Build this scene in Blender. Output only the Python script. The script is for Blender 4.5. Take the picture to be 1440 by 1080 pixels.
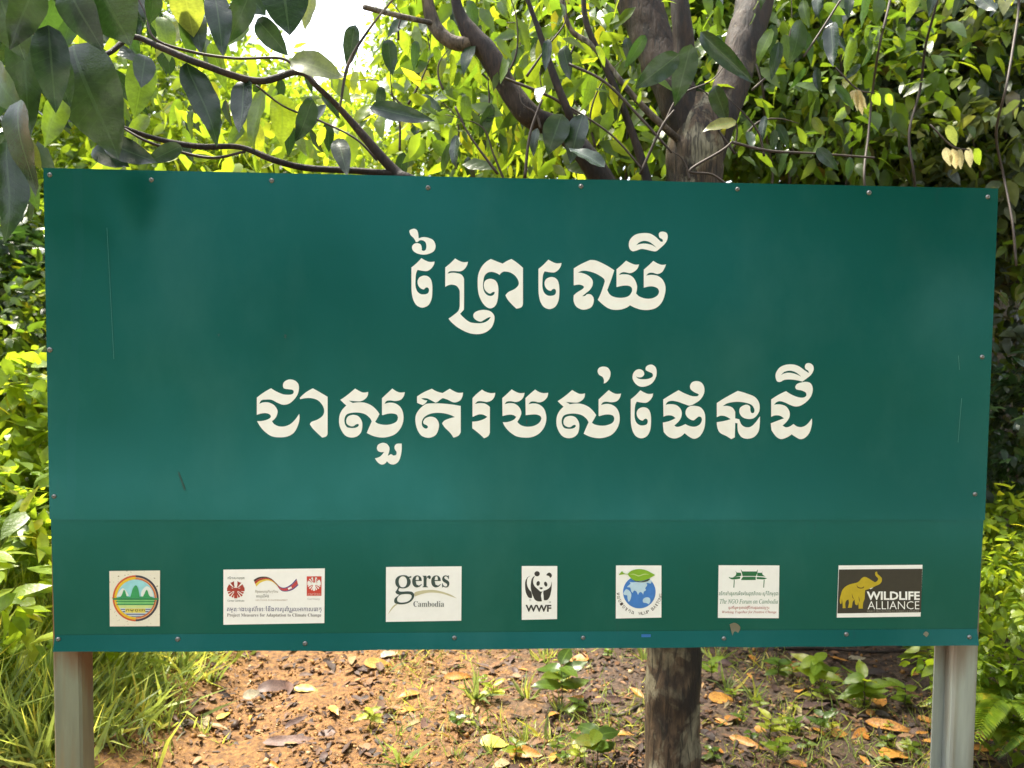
import bpy, math, random
import numpy as np
from mathutils import Vector, Matrix, noise as mnoise
R = math.radians
random.seed(7); rng = np.random.default_rng(7)
C = bpy.context.scene
for o in list(bpy.data.objects): bpy.data.objects.remove(o)

# ------------------------------------------------------------------ camera
CAM = Vector((-0.149, -1.9764, 1.63)); PITCH, YAW, ROLL, F = -0.0475, 0.0483, 0.0111, 1080.0
FW = Vector((math.sin(YAW)*math.cos(PITCH), math.cos(YAW)*math.cos(PITCH), math.sin(PITCH)))
_r = Vector((math.cos(YAW), -math.sin(YAW), 0)); _u = _r.cross(FW)
RT = math.cos(ROLL)*_r + math.sin(ROLL)*_u; UP = -math.sin(ROLL)*_r + math.cos(ROLL)*_u
cd = bpy.data.cameras.new('camera'); cam = bpy.data.objects.new('camera', cd); C.collection.objects.link(cam)
cam.matrix_world = Matrix(((RT.x, UP.x, -FW.x, CAM.x), (RT.y, UP.y, -FW.y, CAM.y), (RT.z, UP.z, -FW.z, CAM.z), (0, 0, 0, 1)))
cd.sensor_width = 36; cd.lens = F/1440*36; cd.clip_start = 0.05; cd.clip_end = 500
cd.dof.use_dof = True; cd.dof.focus_distance = 2.0; cd.dof.aperture_fstop = 4.5
C.camera = cam

# ------------------------------------------------------------------ world, sun, exposure
SUN_EL, SUN_AZ = 66.0, -48.0            # azimuth measured from +y towards +x: behind the sign, to the left
w = bpy.data.worlds.new('World'); C.world = w; w.use_nodes = True
nt = w.node_tree; nt.nodes.clear()
sky = nt.nodes.new('ShaderNodeTexSky'); sky.sky_type = 'NISHITA'; sky.sun_disc = False
sky.sun_elevation = R(SUN_EL); sky.sun_rotation = R(SUN_AZ); sky.air_density = 1.0; sky.dust_density = 3.0
hs = nt.nodes.new('ShaderNodeHueSaturation'); hs.inputs['Saturation'].default_value = 0.35
bg = nt.nodes.new('ShaderNodeBackground'); bg.inputs['Strength'].default_value = 0.15
wo = nt.nodes.new('ShaderNodeOutputWorld')
nt.links.new(sky.outputs[0], hs.inputs['Color']); nt.links.new(hs.outputs[0], bg.inputs['Color']); nt.links.new(bg.outputs[0], wo.inputs[0])
sl = bpy.data.lights.new('sun', 'SUN'); sl.energy = 3.2; sl.angle = R(12); sl.color = (1.0, 0.92, 0.76)
so = bpy.data.objects.new('sun', sl); C.collection.objects.link(so)
sd = Vector((math.sin(R(SUN_AZ))*math.cos(R(SUN_EL)), math.cos(R(SUN_AZ))*math.cos(R(SUN_EL)), math.sin(R(SUN_EL))))
so.rotation_euler = sd.to_track_quat('Z', 'Y').to_euler()
C.view_settings.view_transform = 'Standard'; C.view_settings.look = 'None'
C.view_settings.gamma = 1; C.view_settings.use_curve_mapping = False
C.view_settings.exposure = 2.15
C.render.engine = 'CYCLES'
C.cycles.max_bounces = 8; C.cycles.transmission_bounces = 6; C.cycles.diffuse_bounces = 5; C.cycles.glossy_bounces = 4
C.cycles.use_denoising = True; C.cycles.caustics_reflective = False; C.cycles.caustics_refractive = False

# ------------------------------------------------------------------ helpers
def P(px, py, d):
    "point d metres in front of the lens, in the direction of a spot in the photograph"
    return CAM + d*(FW + (px-720)/F*RT - (py-540)/F*UP)
def link(o): C.collection.objects.link(o); return o
def tag(o, label=None, cat=None, group=None, kind=None):
    if label: o['label'] = label
    if cat: o['category'] = cat
    if group: o['group'] = group
    if kind: o['kind'] = kind
    return o
def empty(name, loc, label, cat, group=None):
    o = link(bpy.data.objects.new(name, None)); o.location = loc; o.empty_display_size = 0.1
    return tag(o, label, cat, group)
def mesh_obj(name, me, mat=None, parent=None):
    o = link(bpy.data.objects.new(name, me))
    if mat is not None and not me.materials: me.materials.append(mat)
    if parent is not None:
        o.parent = parent; o.matrix_parent_inverse = Matrix.Translation(-wloc(parent))
    return o
def wloc(o):
    v = Vector(o.location)
    if o.parent is not None and tuple(v) != (0, 0, 0): return v
    if o.parent is not None: return Vector((0, 0, 0))
    return v
def mesh_np(name, verts, faces, smooth=True):
    "verts Nx3, faces list of lists or KxM array"
    me = bpy.data.meshes.new(name)
    if isinstance(faces, np.ndarray):
        k, m = faces.shape
        me.vertices.add(len(verts)); me.vertices.foreach_set('co', np.asarray(verts, np.float32).ravel())
        me.loops.add(k*m); me.loops.foreach_set('vertex_index', faces.astype(np.int32).ravel())
        me.polygons.add(k); me.polygons.foreach_set('loop_start', np.arange(0, k*m, m, dtype=np.int32))
        me.polygons.foreach_set('loop_total', np.full(k, m, np.int32))
        me.update(calc_edges=True); me.validate()
    else:
        me.from_pydata([tuple(v) for v in verts], [], faces); me.update()
    if smooth: me.polygons.foreach_set('use_smooth', np.ones(len(me.polygons), bool))
    return me
def box_mesh(name, x0, x1, y0, y1, z0, z1):
    v = [(x, y, z) for z in (z0, z1) for y in (y0, y1) for x in (x0, x1)]
    f = [(0, 2, 3, 1), (4, 5, 7, 6), (0, 1, 5, 4), (2, 6, 7, 3), (0, 4, 6, 2), (1, 3, 7, 5)]
    return mesh_np(name, v, f, False)
def catmull(pts, n):
    "pts: list of tuples of any dimension -> smoothed polyline"
    p = np.array(pts, float); p = np.vstack([2*p[0]-p[1], p, 2*p[-1]-p[-2]]); out = []
    for i in range(1, len(p)-2):
        for t in np.linspace(0, 1, n, endpoint=False):
            a, b, c, d = p[i-1], p[i], p[i+1], p[i+2]
            out.append(0.5*((2*b)+(-a+c)*t+(2*a-5*b+4*c-d)*t*t+(-a+3*b-3*c+d)*t**3))
    out.append(p[-2]); return np.array(out)
def tube(name, pts, sides=10, n=6, rough=0.06, mat=None, parent=None, fs=9.0, cap=True):
    "pts: (x,y,z,r) path -> tapered, slightly knobbly tube"
    q = catmull(pts, n); V = []; Fc = []
    ref = Vector((0.3, 0.9, 0.1)).normalized()
    for i in range(len(q)):
        a = Vector(q[max(0, i-1)][:3]); b = Vector(q[min(len(q)-1, i+1)][:3]); t = (b-a).normalized()
        s = t.cross(ref)
        if s.length < 1e-3: s = t.orthogonal()
        s.normalize(); u = s.cross(t); c = Vector(q[i][:3]); r = max(q[i][3], 0.0006)
        for k in range(sides):
            an = 2*math.pi*k/sides; d = s*math.cos(an)+u*math.sin(an)
            rr = r*(1+rough*mnoise.noise((c+d*r)*fs)+rough*0.6*mnoise.noise((c+d*r)*fs*3.1))
            V.append(c+d*rr)
    for i in range(len(q)-1):
        for k in range(sides):
            Fc.append((i*sides+k, i*sides+(k+1) % sides, (i+1)*sides+(k+1) % sides, (i+1)*sides+k))
    if cap:
        Fc.append(tuple(range(sides))[::-1]); Fc.append(tuple((len(q)-1)*sides+k for k in range(sides)))
    me = mesh_np(name, V, Fc)
    return mesh_obj(name, me, mat, parent)

# ------------------------------------------------------------------ materials
def new_mat(name):
    m = bpy.data.materials.new(name); m.use_nodes = True; nt = m.node_tree; nt.nodes.clear()
    out = nt.nodes.new('ShaderNodeOutputMaterial'); return m, nt, out
def nd(nt, t, **kw):
    n = nt.nodes.new(t)
    for k, v in kw.items():
        if k.startswith('i_'): n.inputs[k[2:].replace('_', ' ')].default_value = v
        else: setattr(n, k, v)
    return n
def ramp(nt, stops, fac=None, interp='LINEAR'):
    r = nt.nodes.new('ShaderNodeValToRGB'); cr = r.color_ramp; cr.interpolation = interp
    while len(cr.elements) < len(stops): cr.elements.new(0.5)
    for e, (p, c) in zip(cr.elements, stops):
        e.position = p; e.color = (*c, 1) if len(c) == 3 else c
    if fac is not None: nt.links.new(fac, r.inputs[0])
    return r
def mix(nt, fac, a, b, mode='MIX'):
    m = nt.nodes.new('ShaderNodeMix'); m.data_type = 'RGBA'; m.blend_type = mode
    for i, v in ((0, fac), (6, a), (7, b)):
        if hasattr(v, 'links') or hasattr(v, 'is_linked'): nt.links.new(v, m.inputs[i])
        elif i == 0: m.inputs[0].default_value = v
        else: m.inputs[i].default_value = (*v, 1)
    return m.outputs[2]
def noise(nt, scale, vec=None, detail=4, rough=0.55, dist=0.0):
    n = nd(nt, 'ShaderNodeTexNoise'); n.inputs['Scale'].default_value = scale; n.inputs['Detail'].default_value = detail
    n.inputs['Roughness'].default_value = rough; n.inputs['Distortion'].default_value = dist
    if vec is not None: nt.links.new(vec, n.inputs['Vector'])
    return n.outputs['Fac']
def obj_vec(nt, scale=(1, 1, 1)):
    tc = nd(nt, 'ShaderNodeTexCoord'); mp = nd(nt, 'ShaderNodeMapping'); mp.inputs['Scale'].default_value = scale
    nt.links.new(tc.outputs['Object'], mp.inputs['Vector']); return mp.outputs[0]
def plain(name, col, rough=0.5, spec=0.5, metal=0.0, var=0.0, scale=30):
    m, nt, out = new_mat(name); b = nd(nt, 'ShaderNodeBsdfPrincipled')
    b.inputs['Roughness'].default_value = rough; b.inputs['Metallic'].default_value = metal; b.inputs['Specular IOR Level'].default_value = spec
    if var > 0:
        f = noise(nt, scale, obj_vec(nt)); r = ramp(nt, [(0.3, tuple(c*(1-var) for c in col)), (0.7, tuple(min(1, c*(1+var)) for c in col))], f)
        nt.links.new(r.outputs[0], b.inputs['Base Color'])
    else: b.inputs['Base Color'].default_value = (*col, 1)
    nt.links.new(b.outputs[0], out.inputs[0]); return m

def leaf_mat(name, top, trans, tmix=0.45, rough=0.35, var=0.35, spec=0.5, veins=False):
    "top colour and light passed through; each leaf carries its own tint attribute"
    m, nt, out = new_mat(name)
    at = nd(nt, 'ShaderNodeAttribute', attribute_name='tint'); oi = nd(nt, 'ShaderNodeObjectInfo')
    ad = nd(nt, 'ShaderNodeMath', operation='ADD'); nt.links.new(at.outputs['Fac'], ad.inputs[0]); nt.links.new(oi.outputs['Random'], ad.inputs[1])
    fr = nd(nt, 'ShaderNodeMath', operation='FRACT'); nt.links.new(ad.outputs[0], fr.inputs[0])
    def shades(c):
        k = var
        return [(0.0, (c[0]*(1-k), c[1]*(1-k), c[2]*(1-k*0.6))), (0.35, c), (0.7, (min(1, c[0]*(1+k*0.9)), min(1, c[1]*(1+k*0.5)), c[2])),
                (0.93, (min(1, c[0]*(1+2.0*k)), min(1, c[1]*(1+k*0.9)), c[2]*1.1)), (1.0, (min(1, c[0]*(1+4*k)), min(1, c[1]*(1+k)), c[2]))]
    a = ramp(nt, shades(top), fr.outputs[0]); b_ = ramp(nt, shades(trans), fr.outputs[0])
    nz = noise(nt, 22, obj_vec(nt), 3); mo = ramp(nt, [(0.3, (0.72, 0.72, 0.72)), (0.7, (1.1, 1.1, 1.0))], nz)
    ca = mix(nt, 1.0, a.outputs[0], mo.outputs[0], 'MULTIPLY'); cb = mix(nt, 1.0, b_.outputs[0], mo.outputs[0], 'MULTIPLY')
    p = nd(nt, 'ShaderNodeBsdfPrincipled'); p.inputs['Roughness'].default_value = rough; p.inputs['Specular IOR Level'].default_value = spec
    bp = nd(nt, 'ShaderNodeBump'); bp.inputs['Strength'].default_value = 0.08 if veins else 0.25; bp.inputs['Distance'].default_value = 0.01
    nt.links.new(noise(nt, 60, obj_vec(nt), 2), bp.inputs['Height']); nt.links.new(bp.outputs[0], p.inputs['Normal'])
    nt.links.new(ca, p.inputs['Base Color'])
    if veins:      # pale midrib and slanting side veins
        def mth(op, a, b, c=None):
            n = nd(nt, 'ShaderNodeMath', operation=op)
            for i, q in enumerate((a, b, c)):
                if q is None: continue
                if isinstance(q, (int, float)): n.inputs[i].default_value = q
                else: nt.links.new(q, n.inputs[i])
            return n.outputs[0]
        au = nd(nt, 'ShaderNodeAttribute', attribute_name='across'); av = nd(nt, 'ShaderNodeAttribute', attribute_name='along')
        ab = mth('ABSOLUTE', au.outputs['Fac'], 0.0); mid = mth('LESS_THAN', ab, 0.055)
        ph = mth('MULTIPLY_ADD', ab, -1.6, mth('MULTIPLY', av.outputs['Fac'], 11.0)); pv = mth('PINGPONG', ph, 0.5)
        side = mth('LESS_THAN', pv, 0.045); vm = mth('MAXIMUM', mth('MULTIPLY', mid, 0.75), mth('MULTIPLY', side, 0.22))
        ca = mix(nt, vm, ca, (min(1, top[0]*2+.03), min(1, top[1]*1.8+.04), top[2]*1.6+.015)); cb = mix(nt, mth('MULTIPLY', vm, .6), cb, (trans[0]*.5, trans[1]*.5, trans[2]*.5))
        bv = nd(nt, 'ShaderNodeBump'); bv.inputs['Strength'].default_value = 0.15; bv.inputs['Distance'].default_value = 0.0015
        nt.links.new(mth('SMOOTH_MIN', pv, 0.25, 0.2), bv.inputs['Height']); nt.links.new(bp.outputs[0], bv.inputs['Normal']); nt.links.new(bv.outputs[0], p.inputs['Normal']); nt.links.new(ca, p.inputs['Base Color'])
    t = nd(nt, 'ShaderNodeBsdfTranslucent'); nt.links.new(cb, t.inputs['Color'])
    mx = nd(nt, 'ShaderNodeMixShader'); mx.inputs[0].default_value = tmix
    nt.links.new(p.outputs[0], mx.inputs[1]); nt.links.new(t.outputs[0], mx.inputs[2]); nt.links.new(mx.outputs[0], out.inputs[0])
    return m
def bark_mat(name, dark, light, lichen, sc=1.0, lich=0.5):
    m, nt, out = new_mat(name); v = obj_vec(nt, (1, 1, 0.22)); v1 = obj_vec(nt)
    f = noise(nt, 38*sc, v, 8, 0.65, 0.6); base = ramp(nt, [(0.35, dark), (0.62, light)], f)
    l = noise(nt, 7*sc, v1, 6, 0.6, 1.0); lm = ramp(nt, [(lich, (0, 0, 0)), (lich+0.07, (1, 1, 1))], l)
    d = noise(nt, 5*sc, obj_vec(nt, (1, 1, 0.5)), 5, 0.6); dm = ramp(nt, [(0.5, (0, 0, 0)), (0.62, (1, 1, 1))], d)
    c = mix(nt, lm.outputs[0], base.outputs[0], lichen); c2 = mix(nt, dm.outputs[0], c, tuple(x*0.6 for x in dark))
    c3 = mix(nt, 0.35, c2, ramp(nt, [(0.4, (0.25, 0.25, 0.25)), (0.6, (1, 1, 1))], noise(nt, 90*sc, v, 5)).outputs[0], 'MULTIPLY')
    ck = ramp(nt, [(0.40, (0.12, 0.12, 0.12)), (0.47, (1, 1, 1))], noise(nt, 26*sc, obj_vec(nt, (1, 1, 0.10)), 3, 0.7, 1.5)); c3 = mix(nt, 0.8, c3, ck.outputs[0], 'MULTIPLY')
    b = nd(nt, 'ShaderNodeBsdfPrincipled'); b.inputs['Roughness'].default_value = 0.75
    nt.links.new(c3, b.inputs['Base Color'])
    bp = nd(nt, 'ShaderNodeBump'); bp.inputs['Strength'].default_value = 0.9; bp.inputs['Distance'].default_value = 0.012/sc
    nt.links.new(f, bp.inputs['Height']); nt.links.new(bp.outputs[0], b.inputs['Normal']); nt.links.new(b.outputs[0], out.inputs[0]); return m

M = {}
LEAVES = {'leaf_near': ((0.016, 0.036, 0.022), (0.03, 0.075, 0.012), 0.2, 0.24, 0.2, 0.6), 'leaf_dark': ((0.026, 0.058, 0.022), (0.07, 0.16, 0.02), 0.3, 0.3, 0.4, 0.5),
 'leaf_lime': ((0.14, 0.23, 0.025), (0.42, 0.58, 0.03), 0.52, 0.38, 0.3, 0.5), 'leaf_mid': ((0.07, 0.13, 0.020), (0.23, 0.38, 0.022), 0.42, 0.32, 0.35, 0.6), 'leaf_olive': ((0.13, 0.17, 0.07), (0.26, 0.34, 0.07), 0.4, 0.42, 0.4, 0.6),
 'leaf_cream': ((0.6, 0.53, 0.33), (0.6, 0.55, 0.3), 0.4, 0.6, 0.12, 0.4), 'leaf_yellow': ((0.30, 0.36, 0.04), (0.5, 0.56, 0.05), 0.45, 0.4, 0.15, 0.5), 'leaf_dull': ((0.09, 0.12, 0.075), (0.16, 0.22, 0.06), 0.3, 0.3, 0.45, 0.8)}
for k_, v_ in LEAVES.items():
    M[k_] = leaf_mat(k_, *v_); M[k_+'_v'] = leaf_mat(k_+'_veined', *v_, veins=True)
M['grass'] = leaf_mat('grass', (0.27, 0.37, 0.11), (0.48, 0.60, 0.12), 0.45, 0.45, 0.45)
M['bark'] = bark_mat('bark', (0.028, 0.017, 0.010), (0.16, 0.105, 0.060), (0.27, 0.24, 0.16), 1.0, 0.51)
M['bark_pale'] = bark_mat('bark_pale', (0.07, 0.05, 0.035), (0.19, 0.14, 0.10), (0.27, 0.24, 0.19), 1.2, 0.52)
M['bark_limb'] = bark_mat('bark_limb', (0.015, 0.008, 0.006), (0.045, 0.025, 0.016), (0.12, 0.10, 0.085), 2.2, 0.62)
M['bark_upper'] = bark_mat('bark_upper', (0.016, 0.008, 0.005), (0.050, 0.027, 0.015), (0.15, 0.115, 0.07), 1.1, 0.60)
M['twig'] = plain('twig', (0.045, 0.03, 0.022), 0.6, var=0.4)

# ------------------------------------------------------------------ ground
def hgt(x, y):
    x = np.asarray(x, float); y = np.asarray(y, float)
    def ss(t): return np.where(t > 0, t*t/(t+0.5), 0)
    # trail runs along the front of the sign; banks rise behind and to both sides
    h = 0.50*ss(-x-1.25+0.15*np.sin(y*1.3)) * np.clip((y+0.8)/1.6, 0, 1) + 0.30*ss(y-2.3) + 0.30*ss(x-2.1)*np.clip((y+0.5)/1.5, 0, 1)
    h = np.minimum(h, 6+0*h)
    h = h*np.exp(-np.clip(np.hypot(x, y)-18, 0, None)/25)
    h = h + 0.03*np.sin(x*2.1+1)*np.sin(y*1.7) + 0.012*np.sin(x*7.3+y*3.1)*np.sin(y*6.7-x*2)
    return h
def H(x, y): return float(hgt(x, y))
gx = np.concatenate([np.linspace(-160, -8, 30)[:-1], np.linspace(-8, -3, 40)[:-1], np.linspace(-3, 3.4, 330)[:-1], np.linspace(3.4, 8, 40)[:-1], np.linspace(8, 160, 30)])
gy = np.concatenate([np.linspace(-160, -3, 50)[:-1], np.linspace(-3, 0.3, 40)[:-1], np.linspace(0.3, 4.2, 230)[:-1], np.linspace(4.2, 10, 50)[:-1], np.linspace(10, 160, 30)])
X, Y = np.meshgrid(gx, gy); Z = hgt(X, Y)
core = (X > -3) & (X < 3.4) & (Y > 0.3) & (Y < 4.2)
fine = np.zeros_like(Z); idx = np.argwhere(core)
for i, j in idx:
    p = Vector((X[i, j], Y[i, j], 0)); fine[i, j] = 0.010*mnoise.noise(p*14)+0.006*mnoise.noise(p*37)+0.018*mnoise.noise(p*4)
Z = Z+fine
ni, nj = X.shape; idg = np.arange(ni*nj).reshape(ni, nj)
fc = np.stack([idg[:-1, :-1], idg[:-1, 1:], idg[1:, 1:], idg[1:, :-1]], -1).reshape(-1, 4)
gm, nt, out = new_mat('soil')
v = obj_vec(nt)
n1 = noise(nt, 1.6, v, 5); n2 = noise(nt, 45, v, 6, 0.65); n3 = noise(nt, 11, v, 6, 0.6)
soil = ramp(nt, [(0.3, (0.035, 0.015, 0.006)), (0.5, (0.17, 0.076, 0.018)), (0.7, (0.30, 0.155, 0.042))], n2)
humus = ramp(nt, [(0.3, (0.02, 0.014, 0.01)), (0.5, (0.07, 0.042, 0.027)), (0.72, (0.16, 0.10, 0.06))], n2)
sep = nd(nt, 'ShaderNodeSeparateXYZ'); nt.links.new(v, sep.inputs[0])
a1 = nd(nt, 'ShaderNodeMath', operation='MULTIPLY_ADD'); nt.links.new(n3, a1.inputs[0]); a1.inputs[1].default_value = 2.2; nt.links.new(sep.outputs[0], a1.inputs[2])
msk = nd(nt, 'ShaderNodeMapRange'); nt.links.new(a1.outputs[0], msk.inputs[0]); msk.inputs[1].default_value = 0.75; msk.inputs[2].default_value = 1.5
gl = nd(nt, 'ShaderNodeMath', operation='MULTIPLY_ADD'); nt.links.new(n3, gl.inputs[0]); gl.inputs[1].default_value = -1.4; nt.links.new(sep.outputs[1], gl.inputs[2])
bk = nd(nt, 'ShaderNodeMapRange'); nt.links.new(gl.outputs[0], bk.inputs[0]); bk.inputs[1].default_value = 3.2; bk.inputs[2].default_value = 4.4
mm = nd(nt, 'ShaderNodeMath', operation='MAXIMUM'); nt.links.new(msk.outputs[0], mm.inputs[0]); nt.links.new(bk.outputs[0], mm.inputs[1])
cc = mix(nt, mm.outputs[0], soil.outputs[0], humus.outputs[0])
bounce_ground = ramp(nt, [(0.35, (0.09, 0.085, 0.04)), (0.65, (0.20, 0.175, 0.09))], n3)  # tone given to unseen ground before the sign, to neutralise its bounce light
fr_ = nd(nt, 'ShaderNodeMath', operation='MULTIPLY_ADD'); nt.links.new(n3, fr_.inputs[0]); fr_.inputs[1].default_value = 1.6; nt.links.new(sep.outputs[1], fr_.inputs[2])
vm = nd(nt, 'ShaderNodeMapRange'); nt.links.new(fr_.outputs[0], vm.inputs[0]); vm.inputs[1].default_value = 0.3; vm.inputs[2].default_value = -0.2
cc = mix(nt, vm.outputs[0], cc, bounce_ground.outputs[0])
b = nd(nt, 'ShaderNodeBsdfPrincipled'); b.inputs['Roughness'].default_value = 0.7
nt.links.new(cc, b.inputs['Base Color']); bp = nd(nt, 'ShaderNodeBump'); bp.inputs['Strength'].default_value = 0.8; bp.inputs['Distance'].default_value = 0.02
nt.links.new(n2, bp.inputs['Height']); nt.links.new(bp.outputs[0], b.inputs['Normal']); nt.links.new(b.outputs[0], out.inputs[0])
g = mesh_obj('ground', mesh_np('ground', np.stack([X.ravel(), Y.ravel(), Z.ravel()], 1), fc), gm); tag(g, kind='structure')

xs = np.linspace(-40, 40, 81); ys = np.linspace(-10.5, -4.2, 12); XX, YY = np.meshgrid(xs, ys); YY = YY+0.6*np.sin(XX*0.12); ZZ = hgt(XX, YY)+0.03  # unseen pale strip added behind the viewer to brighten what the paint mirrors
mm_ = mesh_np('reflector_road', np.stack([XX.ravel(), YY.ravel(), ZZ.ravel()], 1), np.array([[i*81+j, i*81+j+1, (i+1)*81+j+1, (i+1)*81+j] for i in range(11) for j in range(80)]))
tag(mesh_obj('reflector_road', mm_, plain('reflector_pale', (0.42, 0.44, 0.43), 0.8, var=0.25, scale=20)), kind='structure')

# ------------------------------------------------------------------ sign board
Z0 = 1.45; SX, SZ = 1.22, 0.61
def S(px, py, off=0.0):
    "point on the face of the sign, off metres proud of it"
    d = FW + (px-720)/F*RT - (py-540)/F*UP
    y = 0.0
    for _ in range(4):
        t = (y-CAM.y)/d.y; q = CAM+t*d; y = face_y(q.z)-off
    return Vector((q.x, y, q.z))
def Sy(px, py, y):
    d = FW + (px-720)/F*RT - (py-540)/F*UP
    return CAM+(y-CAM.y)/d.y*d
ZSEAM = 1.182; ZLIP = 0.882
def face_y(z):
    if z >= ZSEAM: return 0.0
    if z >= ZLIP: return 0.004+(ZSEAM-z)*0.024
    return face_y(ZLIP)-(ZLIP-z)*0.26
def paint_mat():
    m, nt, out = new_mat('green_painted_metal'); v = obj_vec(nt)
    c = ramp(nt, [(0.3, (0.0022, 0.055, 0.041)), (0.7, (0.0030, 0.064, 0.051))], noise(nt, 1.3, v, 4))
    # narrow vertical run marks and specks
    st = noise(nt, 26, obj_vec(nt, (1.4, 1, 0.30)), 3, 0.5); sm = ramp(nt, [(0.70, (0, 0, 0)), (0.74, (0.8, 0.8, 0.8))], st)
    c1 = mix(nt, sm.outputs[0], c.outputs[0], (0.006, 0.055, 0.045))
    hz = noise(nt, 3.0, obj_vec(nt, (1, 1, 0.6)), 6, 0.6); hm = ramp(nt, [(0.5, (0, 0, 0)), (0.75, (0.07, 0.07, 0.07))], hz)
    c2 = mix(nt, hm.outputs[0], c1, (0.16, 0.30, 0.27))
    # long wavering run of water down the left side
    sp = nd(nt, 'ShaderNodeSeparateXYZ'); nt.links.new(v, sp.inputs[0])
    wv = noise(nt, 3.5, obj_vec(nt, (0, 0, 1)), 3)
    def mth(op, a, b, c=None):
        n = nd(nt, 'ShaderNodeMath', operation=op)
        for i, q in enumerate((a, b, c)):
            if q is None: continue
            if isinstance(q, (int, float)): n.inputs[i].default_value = q
            else: nt.links.new(q, n.inputs[i])
        return n.outputs[0]
    xx = mth('MULTIPLY_ADD', sp.outputs[2], -0.035, sp.outputs[0]); xx = mth('MULTIPLY_ADD', wv, 0.05, xx)
    dd = mth('ABSOLUTE', mth('ADD', xx, 1.132), 0.0)
    wd = mth('MULTIPLY_ADD', noise(nt, 9, obj_vec(nt, (0, 0, 1)), 2), 0.014, 0.004)
    mk = mth('LESS_THAN', dd, wd); zr = mth('GREATER_THAN', sp.outputs[2], -0.27); mk = mth('MULTIPLY', mk, zr); mk = mth('MULTIPLY', mk, 0.75)
    c3 = mix(nt, mk, c2, (0.005, 0.06, 0.05))
    b = nd(nt, 'ShaderNodeBsdfPrincipled'); nt.links.new(c3, b.inputs['Base Color'])
    b.inputs['Specular IOR Level'].default_value = 0.7; b.inputs['Specular Tint'].default_value = (0.22, 0.9, 0.97, 1)
    rr = ramp(nt, [(0.3, (0.17,)*3), (0.7, (0.26,)*3)], noise(nt, 5, v, 4)); nt.links.new(rr.outputs[0], b.inputs['Roughness'])
    bp = nd(nt, 'ShaderNodeBump'); bp.inputs['Strength'].default_value = 1.0; bp.inputs['Distance'].default_value = 0.004
    nt.links.new(noise(nt, 1.8, v, 1), bp.inputs['Height'])
    b2 = nd(nt, 'ShaderNodeBump'); b2.inputs['Strength'].default_value = 0.12; b2.inputs['Distance'].default_value = 0.001
    nt.links.new(noise(nt, 160, v, 2), b2.inputs['Height']); nt.links.new(bp.outputs[0], b2.inputs['Normal'])
    nt.links.new(b2.outputs[0], b.inputs['Normal']); nt.links.new(b.outputs[0], out.inputs[0]); return m
M['paint'] = paint_mat()
sign = empty('information_sign', (0, 0, 0), 'wide green metal sign with white Khmer lettering and seven logo plates', 'sign')
def sheet(name, prof, x0, x1, back, nx=60, wt=0.0, wb=0.0):
    "sheet metal: profile of (y,z) from top to bottom; folded back at every edge"
    pr = [(prof[0][0]+back, prof[0][1]-0.0)] + [(y, z) for y, z in prof] + [(prof[-1][0]+back, prof[-1][1])]
    xs = np.linspace(x0, x1, nx); V = []; Fc = []
    for x in xs:
        for j, (y, z) in enumerate(pr):
            V.append((x, y, z+(wt*mnoise.noise(Vector((x*2.2, 1, 0))) if j < 2 else 0)+(wb*(mnoise.noise(Vector((x*3, 7, 0)))+.5*mnoise.noise(Vector((x*9, 7, 0)))) if j >= len(pr)-2 else 0)))
    k = len(pr)
    for i in range(nx-1):
        for j in range(k-1): Fc.append((i*k+j, i*k+j+1, (i+1)*k+j+1, (i+1)*k+j))
    a = len(V)
    V += [(x0, prof[0][0]+back, prof[0][1]), (x0, prof[-1][0]+back, prof[-1][1])]
    Fc.append(tuple([j for j in range(k)])[::-1]); Fc.append(tuple((nx-1)*k+j for j in range(k)))
    Fc.append((0, k-1, (nx-1)*k+k-1, (nx-1)*k)[::-1])
    return mesh_np(name, V, Fc, False)
def part_at(name, me, mat, parent=sign, at=(0, 0, Z0)):
    me.transform(Matrix.Translation(-Vector(at))); o = link(bpy.data.objects.new(name, me)); o.parent = parent; o.location = at
    if mat is not None and not me.materials: me.materials.append(mat)
    return o
part_at('upper_sheet', sheet('upper_sheet', [(0, Z0+SZ), (0, ZSEAM)], -SX, SX, 0.002, wt=0.004, wb=0.0018), M['paint'])
part_at('top_fold', box_mesh('top_fold', -SX, SX, 0.0022, 0.030, Z0+SZ-0.0075, Z0+SZ-0.0055), M['paint'])
part_at('lower_sheet', sheet('lower_sheet', [(face_y(ZSEAM-0.0001)+0.0002, ZSEAM+0.02), (face_y(ZSEAM-0.001), ZSEAM-0.001), (face_y(ZLIP), ZLIP)], -SX+0.001, SX-0.001, 0.002), M['paint'])
part_at('bottom_lip', sheet('bottom_lip', [(face_y(ZLIP), ZLIP-0.0005), (face_y(Z0-SZ), Z0-SZ)], -SX+0.002, SX-0.002, 0.002, wb=0.004), M['paint'])
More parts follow.
